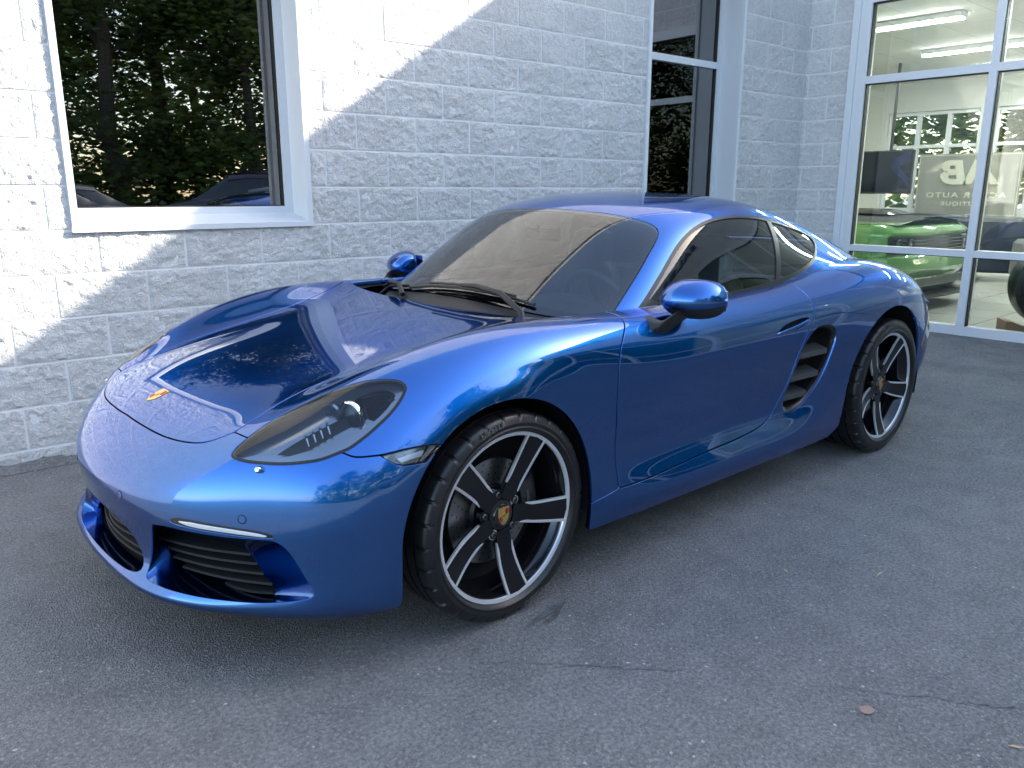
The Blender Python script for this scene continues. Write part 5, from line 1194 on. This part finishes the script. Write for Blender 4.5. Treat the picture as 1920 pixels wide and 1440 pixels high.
for src, loc, lb in ((wf, (0,-.7575,.326), 'front right wheel beside the wall'), (wr, (-2.475,-.764,.337), 'rear right wheel beside the wall')):
    c = copy_tree(src, car, loc); c.rotation_euler = (0, 0, math.pi); c['label'] = lb

# ---- door mirrors
def mirror(mir):
    sg = -1 if mir else 1; fl_ = lambda q: (q[0], q[1]*sg, q[2]); R_ = thing_part('door_mirror', car); n = 36
    def ring(w, lo=None):
        # w 0 inboard .. 1 outboard
        v = .800+.195*w; s_ = max(0.0, 1-abs(2*w-.92)**2.7/1.08)**.5; s_ = max(s_, .03); uc = -.815-.06*w; zc = .912; out = []
        for k in range(n):
            a = 2*math.pi*k/n; ca, sa = math.cos(a), math.sin(a)
            ex = .105 if ca > 0 else .055; cc = math.copysign(abs(ca)**(1.0 if ca > 0 else .55), ca); zz = .069*(sa if sa > 0 else sa*1.0)
            out.append((uc+ex*cc*s_, v, zc+zz*s_*(1-.12*max(ca, 0)**2)))
        return out
    ws_ = [0,.01,.03,.07,.13,.2,.3,.4,.5,.6,.7,.78,.85,.90,.94,.97,.985,.995]
    V = [p for w in ws_ for p in ring(w)]; Fc = [(i*n+k, i*n+(k+1)%n, (i+1)*n+(k+1)%n, (i+1)*n+k) for i in range(len(ws_)-1) for k in range(n)]
    Fc += [tuple(range(n)), tuple((len(ws_)-1)*n+k for k in range(n))]
    bm = bmesh.new(); vs = [bm.verts.new(fl_(p)) for p in V]
    for f in Fc: bm.faces.new([vs[i] for i in f])
    bmesh.ops.recalc_face_normals(bm, faces=bm.faces)
    for nm, nz, mat, cz in (('cap', 1, M['blue'], .893), ('lower_shell', -1, M['black_plastic'], .8915)):
        b2 = bm.copy(); bmesh.ops.bisect_plane(b2, geom=b2.verts[:]+b2.edges[:]+b2.faces[:], plane_co=(-.84,.9*sg,cz), plane_no=(.08*nz,0,nz), clear_inner=True)
        me = bpy.data.meshes.new(nm); b2.to_mesh(me); b2.free(); me.materials.append(mat); me.polygons.foreach_set('use_smooth', [True]*len(me.polygons)); new_obj(nm, me, R_)
    bm.free()
    MB().prism([(-.09,-.045),(.09,-.045),(.095,.03),(.06,.052),(-.08,.052),(-.098,.0)], 0, .002, lambda x, y, d: fl_((-.899-d-.05*x, .893+x*.86, .912+y*.9))).build('mirror_glass', M['chrome'], R_, smooth=False)
    # foot
    prof = [(-.690,.795,.834,.046,.026),(-.698,.838,.820,.044,.026),(-.715,.860,.826,.042,.023),(-.748,.876,.850,.050,.018),(-.790,.892,.874,.062,.014)]
    rings = []
    for u, v, z, a, b in prof:
        rings.append([fl_((u+a*math.cos(t_), v+.012*math.sin(t_)*0, z+b*math.sin(t_))) for t_ in np.linspace(0, 2*math.pi, 16, endpoint=False)])
    MB().loft(rings, cap0=True, cap1=True).build('mirror_foot', M['black_plastic'], R_)
both_sides(mirror)

# ---- wipers
def gsk(s_, t_, d): 
    q = [(s_, t_)]; p_ = skin('g', q)[0]; nn = skin_n('g', [(s_, abs(t_))])[0]; nn[1] *= (1 if t_ >= 0 else -1); return p_+nn*d
def wiper(blade, arm):
    W_ = thing_part('wiper', car); MB().tube([gsk(*q, .012) for q in blade], .0065, 8).build('blade', M['black_plastic'], W_)
    MB().tube([gsk(*q, .028) for q in blade[1:-1]], .0055, 8).build('blade_spine', M['satin_black'], W_); MB().tube([gsk(*q) for q in arm], [.011]*(len(arm)-1)+[.008], 8).build('arm', M['black_plastic'], W_)
wiper([(1.18,-1.25),(1.20,-.5),(1.24,.3),(1.32,1.1),(1.42,1.9),(1.50,2.45)], [(1.0,2.9,.01),(1.18,2.5,.035),(1.30,1.6,.042),(1.26,.9,.04),(1.24,.5,.03)])
wiper([(1.5,-4.2),(1.62,-3.8),(1.60,-3.3),(1.45,-2.6),(1.32,-1.9),(1.24,-1.4)], [(.95,-1.2,.012),(1.15,-1.5,.04),(1.4,-2.4,.04),(1.52,-3.0,.03)])

# ---- cabin
I_ = M['interior']
rings = []
for v in np.linspace(-.66, .66, 27):
    hump = .045*math.exp(-((v-.36)/.16)**2); side = -.03*(abs(v)/.66)**3
    rings.append([(-.40-.10*(abs(v)/.66)**2, v, .80+side), (-.58, v, .842+side+hump*.4), (-.72, v, .852+side+hump), (-.80, v, .845+side+hump), (-.83, v, .80+hump*.5), (-.82, v, .66), (-.78, v, .45)])
MB().loft(rings, closed=False).build('dashboard', I_, car, angle=50, fix=False)
sw = thing_part('steering_wheel', car); sw.location = (-.93, .36, .80); sw.rotation_euler = (0, rad(-66), 0)
MB().tube([(.178*math.cos(a), .178*math.sin(a), 0) for a in np.linspace(0, 2*math.pi, 40, endpoint=False)], .0155, 10, closed=True).build('rim', I_, sw)
sp_ = MB(); sp_.lathe([(.0,.03),(.05,.026),(.062,.01),(.06,-.03)], 24, 0, 'z')
for a in (0, math.pi, math.pi/2*3 if False else math.pi/2):
    sp_.box((.11*math.cos(a), .11*math.sin(a), .004), (.13, .03, .012), 0, Matrix.Rotation(a, 3, 'Z'), .005)
sp_.build('hub', M['satin_black'], sw)
for sy in (-1, 1):
    S_ = thing_part('seat', car); S_.location = (-1.33, .36*sy, .30)
    def rr(w, d, z, x, nn=20, e=3.2): return [(x+d*math.copysign(abs(math.cos(t))**(2/e), math.cos(t)), w*math.copysign(abs(math.sin(t))**(2/e), math.sin(t)), z) for t in np.linspace(0, 2*math.pi, nn, endpoint=False)]
    MB().loft([rr(.23,.25,-.08,.12), rr(.25,.27,.0,.12), rr(.245,.26,.10,.12), rr(.20,.22,.14,.10)], cap0=True, cap1=True).build('cushion', I_, S_)
    MB().loft([rr(.22,.07,.08,-.12), rr(.26,.085,.25,-.18), rr(.255,.08,.45,-.25), rr(.20,.07,.58,-.29), rr(.135,.06,.63,-.305), rr(.135,.058,.70,-.32), rr(.12,.05,.765,-.335), rr(.07,.03,.785,-.34)], cap0=True, cap1=True).build('backrest', I_, S_)
MB().box((-1.9, 0, .62), (.06, 1.3, .55), bev=.02).build('bulkhead', I_, car)
MB().tube([(-.93,-.0,1.135),(-.93,0,1.10)], .008).build('mirror_stem', M['black_plastic'], car)
MB().box((-.955, 0, 1.10), (.03, .22, .065), bev=.012).build('rear_view_mirror', M['black_plastic'], car)
# tail lamp wrapping the rear corner
def tail(mir):
    o_ = crom([(23.5,7.2),(24.2,7.0),(24.9,7.4),(24.6,9.4),(24.2,11.2),(23.75,11.6),(23.4,10.4),(23.3,8.6)])
    Sheet('b', 23, 25.2, 6.6, 12, 40, 60).keep(o_, 0).offset(-.004).build('tail_light', M['tail'], car, .01, False, mir)
M['tail'] = P('tail_lens', (.05,.045,.045), .08, 0, Coat_Weight=1.0)
both_sides(tail)
